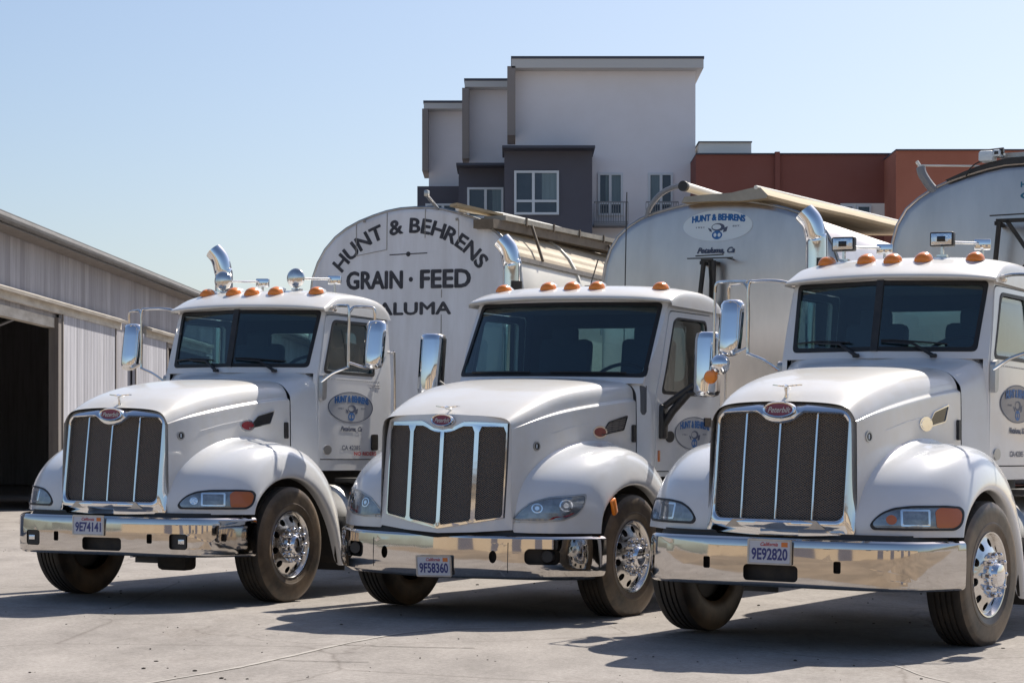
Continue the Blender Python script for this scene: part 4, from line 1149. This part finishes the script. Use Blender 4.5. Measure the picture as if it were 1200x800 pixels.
def extras1(root, tank, FT, y0):
    bm = nb(); heavy(lambda F: arc_text(bm, 'HUNT & BEHRENS', -.05, 2.735, 1.13, 54.2, .160, F, bold=.01), .0065, FT); link('lettering', bm, 'black_letter', tank, 0)
    bm = nb(); heavy(lambda F: put_text(bm, 'GRAIN', (-.835,3.16,-.135,3.36), F, bold=.01), .0085, FT); link('lettering', bm, 'black_letter', tank, 0)
    bm = nb(); heavy(lambda F: put_text(bm, 'FEED', (.09,3.16,.70,3.36), F, bold=.01), .0085, FT); plate(bm, ell(-.03,3.26,.026,.028,14), [], FT, 0); link('lettering', bm, 'black_letter', tank, 0)
    bm = nb(); heavy(lambda F: put_text(bm, 'PETALUMA', (-.86,2.865,.465,3.0), F, bold=0), .009, FT); link('lettering', bm, 'black_letter', tank, 0)
    bm = nb(); plate(bm, [(-.30,3.535),(.17,3.545),(.17,3.557),(-.30,3.547)], [], FT, 0); link('ornament_line', bm, 'black_letter', tank, 0); bm = nb(); plate(bm, ell(-.065,3.545,.028,.028,14), [], lambda a,b,d: FT(a,b,-.001), 0); link('ornament_dot', bm, 'black_letter', tank, 0)
    # sheet joints and patches of the old head
    for (a, b, c, d) in ((-.335,3.70,-.335,4.02),(-.72,3.54,-.335,3.60),(-.72,3.54,-.72,3.90),(.14,3.72,.14,4.04),(.55,3.66,.55,3.91),(-.335,3.60,-.335,3.70),(.35,2.2,.35,2.86),(.35,3.05,.35,3.14)):
        bm = nb(); strut(bm, (a,y0-.002,b), (c,y0-.002,d), .008, .006); link('sheet_joint', bm, 'grey_rail', tank)
    for s_, h_ in ((-.62,3.93),(.53,3.915)):
        bm = nb(); box(bm, (s_,y0-.006,h_), (.03,.01,.03)); link('head_bolt', bm, 'grey_rail', tank)
    # side: cream arches, top walkway beam and braces
    for yy in (6.75,8.9): rib(tank, P1, yy, .05, .003, 'tank_cream', .5)
    rib(tank, P1, 5.0, .10, .002, 'tank_cream', .30, .95)
    bm = nb(); tube(bm, [Vector((.52,4.9,4.035)),Vector((.78,5.6,4.03)),Vector((.86,6.8,4.03)),Vector((.86,9.3,4.04))], .03, 8); link('lid_edge', bm, 'tank_cream', tank)
    bm = nb(); strut(bm, (.93,5.0,3.93),(.93,9.6,4.05),.26,.055); w1 = link('walkway_beam', bm, 'tarp_grey', root)  # upper strip in grey: the beam's lit top put into the colour
    bm = nb(); strut(bm, (.90,4.75,3.845),(.90,9.6,3.965),.24,.10); link('beam_shaded_underside', bm, 'brown_metal', w1)  # lower strip in brown: shade under the lit top painted as colour
    bm = nb(); strut(bm, (.55,4.72,4.06),(.9,5.2,3.98),.16,.03); link('beam_end', bm, 'tarp_tan', w1)
    for yy in (5.75,8.35):
        bm = nb(); tube(bm, [Vector((1.04,yy+.05,3.95)),Vector((1.27,yy-.15,3.50))], .018, 8); link('beam_brace', bm, 'brown_metal', w1)
    for k in range(5):
        bm = nb(); box(bm, (1.065,5.6+k*.85,3.945+k*.021), (.02,.03,.09)); link('beam_clip', bm, 'brown_metal', w1)
    bm = nb(); strut(bm, (1.245,4.95,3.47),(1.245,9.6,3.47),.03,.05); link('side_trim', bm, 'grey_rail', tank)
    bm = nb(); strut(bm, (1.33,4.95,2.98),(1.33,9.6,2.98),.04,.06); link('side_trim', bm, 'brown_metal', tank)
    bm = nb(); box(bm, (.28,4.6,4.18), (.05,.06,.07), bev=.012); tube(bm, [Vector((.28,4.9,4.04)),Vector((.28,4.6,4.16))], .02, 8); link('hatch_fitting', bm, 'aluminium_dull', root)

def bracket(root, x0, x1, z0, z1, y):
    bm = nb(); w_ = .035
    strut(bm, (x0,y,z1),(x1,y,z1),w_,w_); strut(bm, (x0+.03,y,z1),(x0-.03,y,z0),.05,w_); strut(bm, (x0+.10,y,z1),(x1,y,z1-.36),w_,w_)
    strut(bm, (x1,y,z1),(x1,y,z0),.06,w_); strut(bm, (x1,y,z1-.36),(x0,y,z0),w_,w_)
    strut(bm, (x0-.06,y-.01,z1+.05),(x1+.12,y-.01,z1+.06),.012,.012)
    for xx in (x0,x1): strut(bm, (xx,y,z1-.02),(xx,y+.24,z1-.02),w_,w_)
    return link('tank_bracket', bm, 'chassis', root)

def extras2(root, tank, FT, y0):
    oval_logo(tank, FT, 0.0, 3.745, .39, .165, 'sign_white', (-.215,3.445,.205,3.515), False)
    bm = nb(); bracket(root, -.10, .03, 2.75, 3.36, y0-.22)
    bm = nb(); strut(bm, (-.25,y0-.24,3.385),(.26,y0-.24,3.385),.012,.012); strut(bm, (.20,y0-.24,3.38),(.20,y0-.02,3.38),.012,.012); link('bracket_rod', bm, 'chassis', root)
    # tan folded cover along the top
    bm = nb(); sec = [(-.36,3.985),(-.33,4.045),(-.1,4.06),(.2,4.07),(.44,4.115),(.52,4.11),(.60,4.03),(.58,4.0),(.3,3.98),(0,3.99)]
    rows = [[Vector((s, y_, h+dz)) for s, h in sec] for y_, dz in ((y0-.16,0),(y0+.9,.03),(y0+2.6,.10),(y0+5.6,.20))]
    Vv = grid(bm, rows, closed=True); f = bm.faces.new(Vv[0][::-1]); f.material_index = 1; bm.faces.new(Vv[-1])
    bmesh.ops.recalc_face_normals(bm, faces=bm.faces)
    cov = link('folded_cover', bm, ['tarp_tan','tarp_grey'], root, 50)
    bm = nb(); tube(bm, [Vector((.47,y0-.17,4.115)),Vector((.49,y0+.9,4.15)),Vector((.49,y0+5.6,4.32))], .022, 8); link('cover_hem', bm, 'tank_cream', cov)
    bm = nb(); tube(bm, [Vector((-.36,y0-.10,4.165)),Vector((-.30,y0+.8,4.15)),Vector((-.25,y0+2.2,4.16))], .05, 14); rl = link('roller_tube', bm, 'tank_cream', root)
    bm = nb(); lathe(bm, [(.056,-.03),(.056,.02),(.035,.02),(.03,-.02),(0,-.02)], 16, 'y', (-.36,y0-.10,4.165)); link('roller_cap', bm, 'black_plastic', rl)
    bm = nb(); strut(bm, (1.345,y0+.1,3.36),(1.345,y0+5.6,3.36),.02,.04); link('side_trim', bm, 'tank_cream', tank)
    bm = nb(); pts = curve_pts([Vector((-.84,y0+.05,3.84)),Vector((-.80,y0+.02,3.96)),Vector((-.66,y0-.02,4.10)),Vector((-.50,y0-.05,4.165)),Vector((-.37,y0-.09,4.175))], 6)
    tube(bm, pts, .03, 8); link('roller_arm', bm, 'rail_metal', rl)
    bm = nb(); tube(bm, [Vector((-.93,y0-.3,2.4)),Vector((-.93,y0-.3,4.10))], .006, 6); link('antenna', bm, 'black_plastic', root)
    bm = nb(); tube(bm, [Vector((-.05,1.7,2.86)),Vector((.02,1.72,3.12))], .006, 6); box(bm, (-.05,1.7,2.87), (.09,.05,.02), bev=.006); link('whip_antenna', bm, 'black_plastic', root)

def extras3(root, tank, FT, y0):
    # rim and winch at the top, arm at the left shoulder
    bm = nb(); rows = []
    sec = [(s, h) for s, h in P3 if s < .8]
    sec = [(-s, h) for s, h in sec[::-1]]+[(s, h) for s, h in sec if s > 0]
    zc = 2.7
    for y_, k in ((y0-.02,1.002),(y0-.02,1.045),(y0+.25,1.05),(y0+.25,1.0)):
        rows.append([Vector((s*k, y_, zc+(h-zc)*(1+(k-1)*(1-(abs(s)/.85)**2)))) for s, h in sec])
    grid(bm, rows); bmesh.ops.recalc_face_normals(bm, faces=bm.faces); link('cover_edge', bm, 'black_plastic', tank)
    bm = nb(); strut(bm, (-.27,y0+.15,4.18),(.9,y0+.15,4.20),.18,.045); link('top_plate', bm, 'aluminium_dull', tank)
    bm = nb(); box(bm, (-.36,y0-.02,4.165), (.14,.16,.10), bev=.02); box(bm, (-.26,y0-.02,4.19), (.08,.13,.07), bev=.02, mi=1); tube(bm, [Vector((-.42,y0-.04,4.20)),Vector((-.20,y0-.04,4.215))], .03, 10, mi=1)
    wn = link('winch', bm, ['sign_white','black_plastic'], root)
    bm = nb(); tube(bm, curve_pts([Vector((-.36,y0-.06,4.13)),Vector((-.45,y0-.08,4.10)),Vector((-.53,y0-.06,4.04)),Vector((-.56,y0-.03,3.99))],5), .007, 6); link('cable', bm, 'black_plastic', wn)
    bm = nb(); tube(bm, curve_pts([Vector((-.88,y0+.05,3.86)),Vector((-.94,y0+.03,3.93)),Vector((-1.0,y0,4.03)),Vector((-1.02,y0,4.10))],5), .045, 8, radii=None); link('cover_arm', bm, 'rail_metal', root)
    bm = nb(); tube(bm, [Vector((-1.03,y0,4.12)),Vector((-.42,y0+.02,4.085))], .010, 6); tube(bm, [Vector((-1.06,y0,4.16)),Vector((-1.0,y0,4.07))], .018, 8); link('pull_rod', bm, 'tank_cream', root)
    bracket(root, -.19, .16, 2.8, 3.52, y0-.30)
    bm = nb(); put_text(bm, 'HUNT & BEHRENS', (-.04,3.86,.56,3.915), FT, bold=.05); plate(bm, ell(.28,3.78,.32,.065,30), [ell(.28,3.78,.295,.048,30)], FT, 0)
    plate(bm, ell(.05,3.78,.045,.045,12), [ell(.05,3.78,.02,.025,8)], lambda a,b,d: FT(a,b,-.001), 0); link('lettering', bm, 'teal_letter', tank, 0)

def spot_lamps(root, kind):
    rt = bvh_of([c for c in root.children if c.name.startswith('roof')])
    for lx, ly in ((-.52,1.62),(.29,1.62)):
        hit = rt.ray_cast(Vector((lx,ly,4)), Vector((0,0,-1))); z = hit[0].z
        if kind == 'round':
            c = Vector((lx,ly,z+.12)); bm = nb()
            lathe(bm, [(.092,.0),(.096,.012),(.090,.026),(.070,.042),(.035,.052),(0,.055)], 24, 'y', c, sgn=-1)
            tube(bm, [c+Vector((0,.0,-.07)), Vector((lx,ly+.01,z-.01))], .012, 8); box(bm, (lx,ly+.02,z+.01), (.10,.06,.02), bev=.005)
            o = link('spot_lamp', bm, 'aluminium', root, 60)
        else:
            c = Vector((lx,ly,z+.14)); bm = nb(); box(bm, c, (.19,.07,.115), bev=.012, mi=0)
            box(bm, (lx,ly,z+.05), (.02,.03,.10), mi=1); box(bm, (lx,ly,z+.01), (.08,.05,.02), mi=1)
            o = link('spot_lamp', bm, ['black_plastic','aluminium'], root, 60)
            bm = nb(); box(bm, c+Vector((0,-.036,0)), (.165,.006,.09), bev=.003); box(bm, c+Vector((0,-.040,0)), (.07,.004,.045), mi=1, bev=.0015)
            link('lens', bm, ['lamp_reflector','black_gloss'], o)
        # rear-facing box lamp on its arm
        bm = nb(); c2 = Vector((lx+.20,ly+.42,z+.13))
        box(bm, c2, (.13,.05,.085), Matrix.Rotation(.25,3,'Z'), bev=.008); tube(bm, [Vector((lx+.03,ly+.05,z+.12)), c2+Vector((-.03,-.03,.01))], .012, 8, mi=1)
        tube(bm, [c2, c2+Vector((0,0,-.14))], .012, 8, mi=1)
        link('rear_lamp', bm, ['mirror_glass','aluminium'], root, 60)
    return

def ground_z(x): return -.012*x if x < 0 else -.004*x
def place(root, X, Y, th, roll):
    root.location = (X, Y, ground_z(X)); root.rotation_euler = (0, roll, -th)

G = 'white tanker trucks parked in a row'
t1 = build_truck('A', '9E74141', dict(plate=(-.125,.685,.0), fog=True, exhaust=(-1.11,2.62), oilpan=True, steer=5, logo=(1.685,1.755), red_note=True,
     tank=dict(y=4.87, prof=P1, front='tank_white', upper='corrugated_tan', side='tank_cream', split=3.46), extras=extras1))
spot_lamps(t1, 'round')
place(t1, -3.02, 18.5, .395, .013)
tag(t1, 'white tanker truck with big black GRAIN FEED lettering on its round tank, nearest the barn', 'truck', G)
t2 = build_truck('B', '9F58360', dict(plate=(0.0,.44,-.03), ptilt=.1, exhaust=(-1.25,2.5), steer=6, logo=(1.74,1.535), side_red=True,
     tank=dict(y=4.85, prof=P2, front='stainless', upper='stainless', side='tank_cream', split=3.37, len=6.4, dome=.055), extras=extras2))
place(t2, -.05, 17.35, .462, .021)
tag(t2, 'white tanker truck with one-piece windshield and V-shaped chrome bumper, between the two other trucks', 'truck', G)
t3 = build_truck('A', '9E92820', dict(plate=(0.0,.672,.0), fog=False, exhaust=(-1.12,2.62), steer=7, logo=(1.735,1.735), convex=True, logo_fill='sign_shaded', amber_bulb=True, side_red=False,
     far_end=.99, tank=dict(y=5.2, prof=P3, front='stainless', upper='stainless', side='stainless', split=3.36, rim='stainless', dome=.055), extras=extras3))
spot_lamps(t3, 'square')
place(t3, 2.31, 14.84, .499, .017)
tag(t3, 'white tanker truck with two square roof lamps, closest to the camera at the right', 'truck', G)
# the next truck of the row stands just outside the picture: its mirror shadow reaches the concrete at the lower right

# ------------------------------------------------------------------ setting: ground
bm = nb()
xs = [-1200,-300,-90,-40,-20,-12,-8,-6,-4,-2,0,2,4,6,8,12,20,40,120,400,1200]; ys = [-300,-80,-30,-10,-2,4,7,10,12,14,16,18,20,24,30,40,60,90,140,300,900]
def gz(x): return ground_z(max(-14, min(14, x)))

grid(bm, [[Vector((x, y, gz(x))) for x in xs] for y in ys])
bmesh.ops.recalc_face_normals(bm, faces=bm.faces)
g = link('ground', bm, 'concrete', None)
if g.data.polygons[0].normal.z < 0: g.data.flip_normals()
tag(g, kind='structure')
def seam(name, pts, wd, m):
    bm = nb(); P = curve_pts([Vector((x, y, 0)) for x, y in pts], 8); rows = [[], []]
    rnd = random.Random(3)
    for i, p in enumerate(P):
        d = (P[min(i+1,len(P)-1)]-P[max(i-1,0)]).normalized(); n = Vector((-d.y, d.x, 0))
        ww = wd*rnd.uniform(.5,1.3)
        for r_, sg in zip(rows, (-1,1)):
            q = p+n*sg*ww*.5; r_.append(Vector((q.x, q.y, gz(q.x)+.004)))
    grid(bm, rows); bmesh.ops.recalc_face_normals(bm, faces=bm.faces)
    o = link(name, bm, m, None); 
    if o.data.polygons[0].normal.z < 0: o.data.flip_normals()
    return tag(o, kind='structure')
seam('pavement_seam', [(-2.2,11.2),(-1.75,12.2),(-1.45,13.1),(-1.15,14.1),(-.75,15.1),(-.35,15.5),(.1,15.7)], .035, 'slab_seam')
seam('pavement_crack', [(-1.2,14.0),(-.9,13.95),(-.6,13.9),(-.25,13.88)], .018, 'pebble')
seam('pavement_crack', [(2.35,13.3),(2.42,12.7),(2.46,12.2),(2.6,11.7)], .012, 'slab_seam')
seam('pavement_crack', [(-1.5,12.9),(-1.2,12.86),(-.9,12.85)], .016, 'pebble')
bm = nb(); rnd = random.Random(11)
for k in range(380):
    Y = 11.5+rnd.random()**1.4*26; X = rnd.uniform(-.27,.27)*Y
    s = rnd.choice((.003,.003,.004,.005,.006,.009)) * (1+.02*Y)
    r = bmesh.ops.create_icosphere(bm, subdivisions=1, radius=s)
    bmesh.ops.transform(bm, matrix=Matrix.Translation((X, Y, ground_z(X)+s*.3)) @ Matrix.Rotation(rnd.uniform(0,6),4,'Z') @ Matrix.Diagonal((rnd.uniform(.7,1.8),rnd.uniform(.6,1.2),rnd.uniform(.3,.8),1)), verts=r['verts'])
o = link('gravel', bm, 'pebble', None, 0); tag(o, 'small dark pebbles and leaf litter scattered over the concrete yard', 'gravel', kind='stuff')

# ------------------------------------------------------------------ barn on the left (its wall runs away from the camera)
barn = empty('barn', (-10.5, 42, 0), (0, 0, -math.atan(.0458)))
tag(barn, 'long weathered grey wooden barn with open sliding doors, at the left edge', 'barn')
# local x: outwards (towards the yard), y: along the wall, origin at the wall foot where it leaves the picture
gz0 = gz(-10.5)
def wallf(a, b, d): return Vector((-d, a, b))
Y0, Y1 = -14, 46
bm = nb(); op1 = [(-8.5,-.2),(4.1,-.2),(4.1,4.45),(-8.5,4.45)]; op2 = [(15.6,-.2),(21.5,-.2),(21.5,4.45),(15.6,4.45)]; op3 = [(30,-.2),(36,-.2),(36,4.45),(30,4.45)]
plate(bm, [(Y0,-.3),(Y1,-.3),(Y1,6.05),(Y0,6.05)], [[(x, max(y,-.29)) for x, y in op1], [(x, max(y,-.29)) for x, y in op2], [(x, max(y,-.29)) for x, y in op3]], wallf, .12, mi_back=1)
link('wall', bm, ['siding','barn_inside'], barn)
def panel(a0, a1):
    bm = nb(); plate(bm, [(a0,.03),(a1,.03),(a1,4.6),(a0,4.6)], [], lambda a,b,d: Vector((.13-d,a,b)), .07)
    o = link('sliding_door', bm, 'siding_door', barn)
    for yy in (a0+.04,a1-.04):
        bm = nb(); box(bm, (.14,yy,2.3), (.03,.08,4.5)); link('door_stile', bm, 'wood_post', o)
    return o
panel(4.3, 9.4); panel(11.5,15.4); panel(23.5,28)
for a0, a1 in ((-9,9.9),(12.7,21.8),(23,36.5)):
    bm = nb(); box(bm, (.20,(a0+a1)/2,4.76), (.24,a1-a0,.07), Matrix.Rotation(.35,3,'Y')); box(bm, (.11,(a0+a1)/2,4.66), (.10,a1-a0,.24))
    link('door_track_cover', bm, 'barn_cream', barn)
for yy in (4.15,-8.6,15.5,21.6):
    bm = nb(); box(bm, (.02,yy,2.2), (.22,.28,4.5)); link('door_post', bm, 'wood_post', barn)
bm = nb(); box(bm, (-.06,-2.2,4.33), (.2,12.6,.22)); link('door_lintel', bm, 'barn_cream', barn)
# roof: slopes up and away to the left
bm = nb(); plate(bm, [(Y0-.5,0),(Y1+.5,0),(Y1+.5,1),(Y0-.5,1)], [], lambda a,b,d: Vector((.55-b*8.6, a, 6.02+b*3.45-d)), .12, cuts_x=fr(Y0,Y1,30))
link('roof', bm, 'barn_sheet', barn)
bm = nb(); plate(bm, [(Y0-.5,0),(Y1+.5,0),(Y1+.5,1),(Y0-.5,1)], [], lambda a,b,d: Vector((-8.05-b*8.6, a, 9.47-b*3.45-d)), .12); link('roof', bm, 'barn_roof', barn)
bm = nb(); tube(bm, [Vector((.62,Y0-.4,6.02)),Vector((.62,Y1+.4,6.02))], .085, 10); box(bm, (.56,(Y0+Y1)/2,6.10), (.10,Y1-Y0+.9,.10)); link('gutter', bm, 'barn_roof', barn)
bm = nb(); box(bm, (.30,(Y0+Y1)/2,5.93), (.5,Y1-Y0,.03)); link('soffit', bm, 'wood_post', barn)
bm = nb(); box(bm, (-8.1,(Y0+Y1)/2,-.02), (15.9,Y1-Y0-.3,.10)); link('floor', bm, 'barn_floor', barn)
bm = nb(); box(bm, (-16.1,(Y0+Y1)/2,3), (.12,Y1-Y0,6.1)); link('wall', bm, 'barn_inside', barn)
for yy in (Y0+.07, Y1-.07):
    bm = nb(); plate(bm, [(-16.0,-.2),(-.13,-.2),(-.13,6.1),(-8.05,9.2),(-16.0,6.1)], [], lambda a,b,d: Vector((a,yy+d-.05,b)), .1, mi_back=0); link('end_wall', bm, 'siding', barn)

# ------------------------------------------------------------------ apartment block behind (built at its own distance)
D0 = 100.
def PX(u, y=D0): return (u-600)/2400*y
def PZ(v, y=D0): return 1.29+(537-v)/2400*y
ap = empty('apartment_building', (0, D0, 0))
tag(ap, 'pale stepped apartment building with dark projecting bays and flat overhanging roofs', 'building')
def wallblock(parent, name, u0, u1, v0, y, m, depth=10, v1=None, side=None):
    bm = nb(); z1 = PZ(v0, y); z0 = 0 if v1 is None else PZ(v1, y)
    x0, x1 = PX(u0, y), PX(u1, y)
    box(bm, ((x0+x1)/2, y-D0+depth/2, (z0+z1)/2), (x1-x0, depth, z1-z0))
    return link(name, bm, m, parent, 0)
def flat_roof(parent, u0, u1, v0, v1, y, over=.9, depth=11):
    bm = nb(); z1 = PZ(v0, y); z0 = PZ(v1, y); x0, x1 = PX(u0, y), PX(u1, y)
    box(bm, ((x0+x1)/2, y-D0+depth/2-over, (z0+z1)/2), (x1-x0, depth, z1-z0)); o = link('roof', bm, 'trim_light', parent, 0)
    bm = nb(); box(bm, ((x0+x1)/2, y-D0+depth/2-over, z1+.045), (x1-x0+.06, depth+.06, .12)); link('roof_edge', bm, 'roof_dark', o, 0)
    return o
def fin(parent, u0, u1, v0, v1, y, depth=2.2):
    bm = nb(); x0, x1 = PX(u0,y), PX(u1,y); z1, z0 = PZ(v0,y), PZ(v1,y)
    box(bm, ((x0+x1)/2, y-D0+depth/2-.9, (z0+z1)/2), (x1-x0, depth, z1-z0)); link('side_fin', bm, 'fin_brown', parent, 0)
def window(parent, u0, u1, v0, v1, y, vm=(), hm=(), fw=.11):
    x0, x1 = PX(u0,y), PX(u1,y); z1, z0 = PZ(v0,y), PZ(v1,y); yy = y-D0
    bm = nb(); plate(bm, [(x0,z0),(x1,z0),(x1,z1),(x0,z1)], [[(x0+fw,z0+fw),(x1-fw,z0+fw),(x1-fw,z1-fw),(x0+fw,z1-fw)]], lambda a,b,d: Vector((a, yy-.10+d, b)), .12)
    for u in vm: box(bm, (PX(u,y), yy-.05, (z0+z1)/2), (fw*1.2,.09,z1-z0-fw*1.9))
    for v in hm: box(bm, ((x0+x1)/2, yy-.045, PZ(v,y)), (x1-x0-fw*1.9,.085,fw*1.0))
    w_ = link('window', bm, 'window_frame', parent, 0)
    bm = nb(); box(bm, ((x0+x1)/2, yy-.012, (z0+z1)/2), (x1-x0-.06,.01,z1-z0-.06)); link('pane', bm, 'window_pane_far', w_, 0)
    return w_
wallblock(ap, 'wall', 604, 815, 79, 100, 'stucco', 14)
flat_roof(ap, 599.5, 822.5, 73, 84, 100, .9, 15.5)
fin(ap, 594.5, 604, 82, 162, 100, 3)
wallblock(ap, 'wall', 549.5, 606, 103, 104, 'stucco', 12)
flat_roof(ap, 545, 602, 98.5, 106, 104, .9, 13)
fin(ap, 542, 550, 107, 189, 104, 3)
wallblock(ap, 'wall', 502.5, 552, 128, 108, 'stucco', 12)
flat_roof(ap, 497.5, 550, 124, 131, 108, .9, 13)
fin(ap, 495.5, 502.5, 131, 203, 108, 3)
wallblock(ap, 'bay', 591, 694, 177, 98, 'stucco_dark', 6.2)
wallblock(ap, 'bay', 537.5, 592, 197, 102, 'stucco_dark', 6.2)
wallblock(ap, 'bay', 489, 538.5, 218.5, 106, 'stucco_dark', 6.2)
bm = nb(); box(bm, ((PX(591,98)+PX(694,98))/2, -2+.6, PZ(177,98)+.05), (PX(694,98)-PX(591,98)+.2, 3.2, .12)); link('bay_coping', bm, 'roof_dark', ap, 0)
bm = nb(); box(bm, ((PX(537.5,102)+PX(591,102))/2, 2+.6, PZ(197,102)+.05), (PX(591,102)-PX(537.5,102)+.2, 3.2, .12)); link('bay_coping', bm, 'roof_dark', ap, 0)
window(ap, 602.5, 655, 200.5, 252, 98, vm=(625,), hm=(236,))
w2 = window(ap, 547.5, 590, 220, 256, 102, vm=(569,))
window(ap, 498.5, 536, 239, 262, 106, vm=(519,))
window(ap, 700.5, 730, 203, 253, 100, vm=(715,), hm=(238.5,))
window(ap, 759.5, 788.5, 203, 253, 100, vm=(774.5,), hm=(238.5,))
for (u0, u1, v0, v1, y) in ((635,653,203,234,98),(700.5+9,729,205,237,100),(763,773,205,237,100),(577,588.5,222,255,102)):
    bm = nb(); box(bm, ((PX(u0,y)+PX(u1,y))/2, y-D0-.022, (PZ(v0,y)+PZ(v1,y))/2), (PX(u1,y)-PX(u0,y), .01, PZ(v0,y)-PZ(v1,y))); link('curtain', bm, 'curtain', ap, 0)
for u0, u1 in ((696,736),(757,795)):
    bm = nb(); y = 99.; x0, x1 = PX(u0,y), PX(u1,y); z0, z1 = PZ(263,y), PZ(237,y)
    box(bm, ((x0+x1)/2, y-D0, z1), (x1-x0,.06,.06)); box(bm, ((x0+x1)/2, y-D0, z0+.12), (x1-x0,.05,.05)); box(bm, ((x0+x1)/2, y-D0+.5, z0), (x1-x0,1.05,.14))
    for k in range(15): box(bm, (x0+(x1-x0)*k/14, y-D0, (z0+z1)/2), (.03,.03,z1-z0))
    link('balcony', bm, 'rail_metal', ap, 0)

rb = empty('red_building', (30, 92, 0)); OX, OY = 30, 92
tag(rb, 'low brick-red stucco building with flat parapet behind the two right-hand tanks', 'building')
def rbox(name, u0, u1, v0, v1, y, m, depth=8, dy=0):
    bm = nb(); x0, x1 = PX(u0,y), PX(u1,y); z1 = PZ(v0,y); z0 = 0 if v1 is None else PZ(v1,y)
    box(bm, ((x0+x1)/2-OX, y-OY+depth/2+dy, (z0+z1)/2), (x1-x0, depth, z1-z0)); return link(name, bm, m, rb, 0)
rbox('wall', 815.6, 1056, 180.5, None, 97, 'brick_red')
rbox('wall', 1050, 1330, 176, None, 94, 'brick_orange')
rbox('coping', 815.6, 1050, 179.6, 181.2, 96.9, 'roof_dark', 8)
rbox('coping', 1050, 1330, 175.0, 176.6, 93.9, 'roof_dark', 8)
rbox('pilaster', 908.5, 914, 178, None, 96.8, 'brick_red', .5)
pv = rbox('panel', 985, 1042, 238.5, 262, 96.9, 'cream_wall', .2)
for u0, u1 in ((985,1001),(1004,1021)):
    bm = nb(); y = 96.75; x0, x1 = PX(u0,y), PX(u1,y); z1, z0 = PZ(240.5,y), PZ(262,y)
    plate(bm, [(x0,z0),(x1,z0),(x1,z1),(x0,z1)], [[(x0+.08,z0+.08),(x1-.08,z0+.08),(x1-.08,z1-.08),(x0+.08,z1-.08)]], lambda a,b,d: Vector((a-OX,y-OY+d,b)), .1)
    w_ = link('window', bm, 'window_frame', rb, 0); bm = nb(); box(bm, ((x0+x1)/2-OX, y-OY+.07, (z0+z1)/2), (x1-x0-.05,.02,z1-z0-.05)); link('pane', bm, 'window_pane_far', w_, 0)
ph = rbox('penthouse', 819.5, 880.5, 166.5, 181, 99, 'cream_wall', 4)
rbox('penthouse_coping', 818.5, 881.5, 165.8, 167, 98.9, 'roof_dark', 4.3)

bm = nb(); grid(bm, [[Vector((x, y, gz(x)+.004)) for x in (-90,-40,-20,-12,-6,0,6,12,20,40,90)] for y in (-60,-30,-20,-5,4.0,11.2)])
dy_ = link('dirt_yard', bm, 'dirt', None); tag(dy_, kind='structure')
if dy_.data.polygons[0].normal.z < 0: dy_.data.flip_normals()
# ------------------------------------------------------------------ yard behind the camera (seen only in the chrome)
wh_ = empty('warehouse', (-2, -14, 0)); tag(wh_, 'low tan warehouse across the yard, seen mirrored in the chrome bumpers', 'building')
bm = nb(); box(bm, (0,-6,2.6), (90,12,5.2)); link('wall', bm, 'tan_wall', wh_, 0)
bm = nb(); box(bm, (0,-6,5.3), (91,13,.25)); link('roof', bm, 'barn_roof', wh_, 0)
for x in (-26,-17,-5.5,4,15,25):
    bm = nb(); box(bm, (x,.03,2.1), (3.6,.06,4.2)); link('door', bm, 'stucco_dark', wh_, 0)
for x in (-21,-11,-1,10,20):
    bm = nb(); box(bm, (x,.03,4.0), (1.8,.06,1.2)); link('window', bm, 'window_pane_far', wh_, 0)
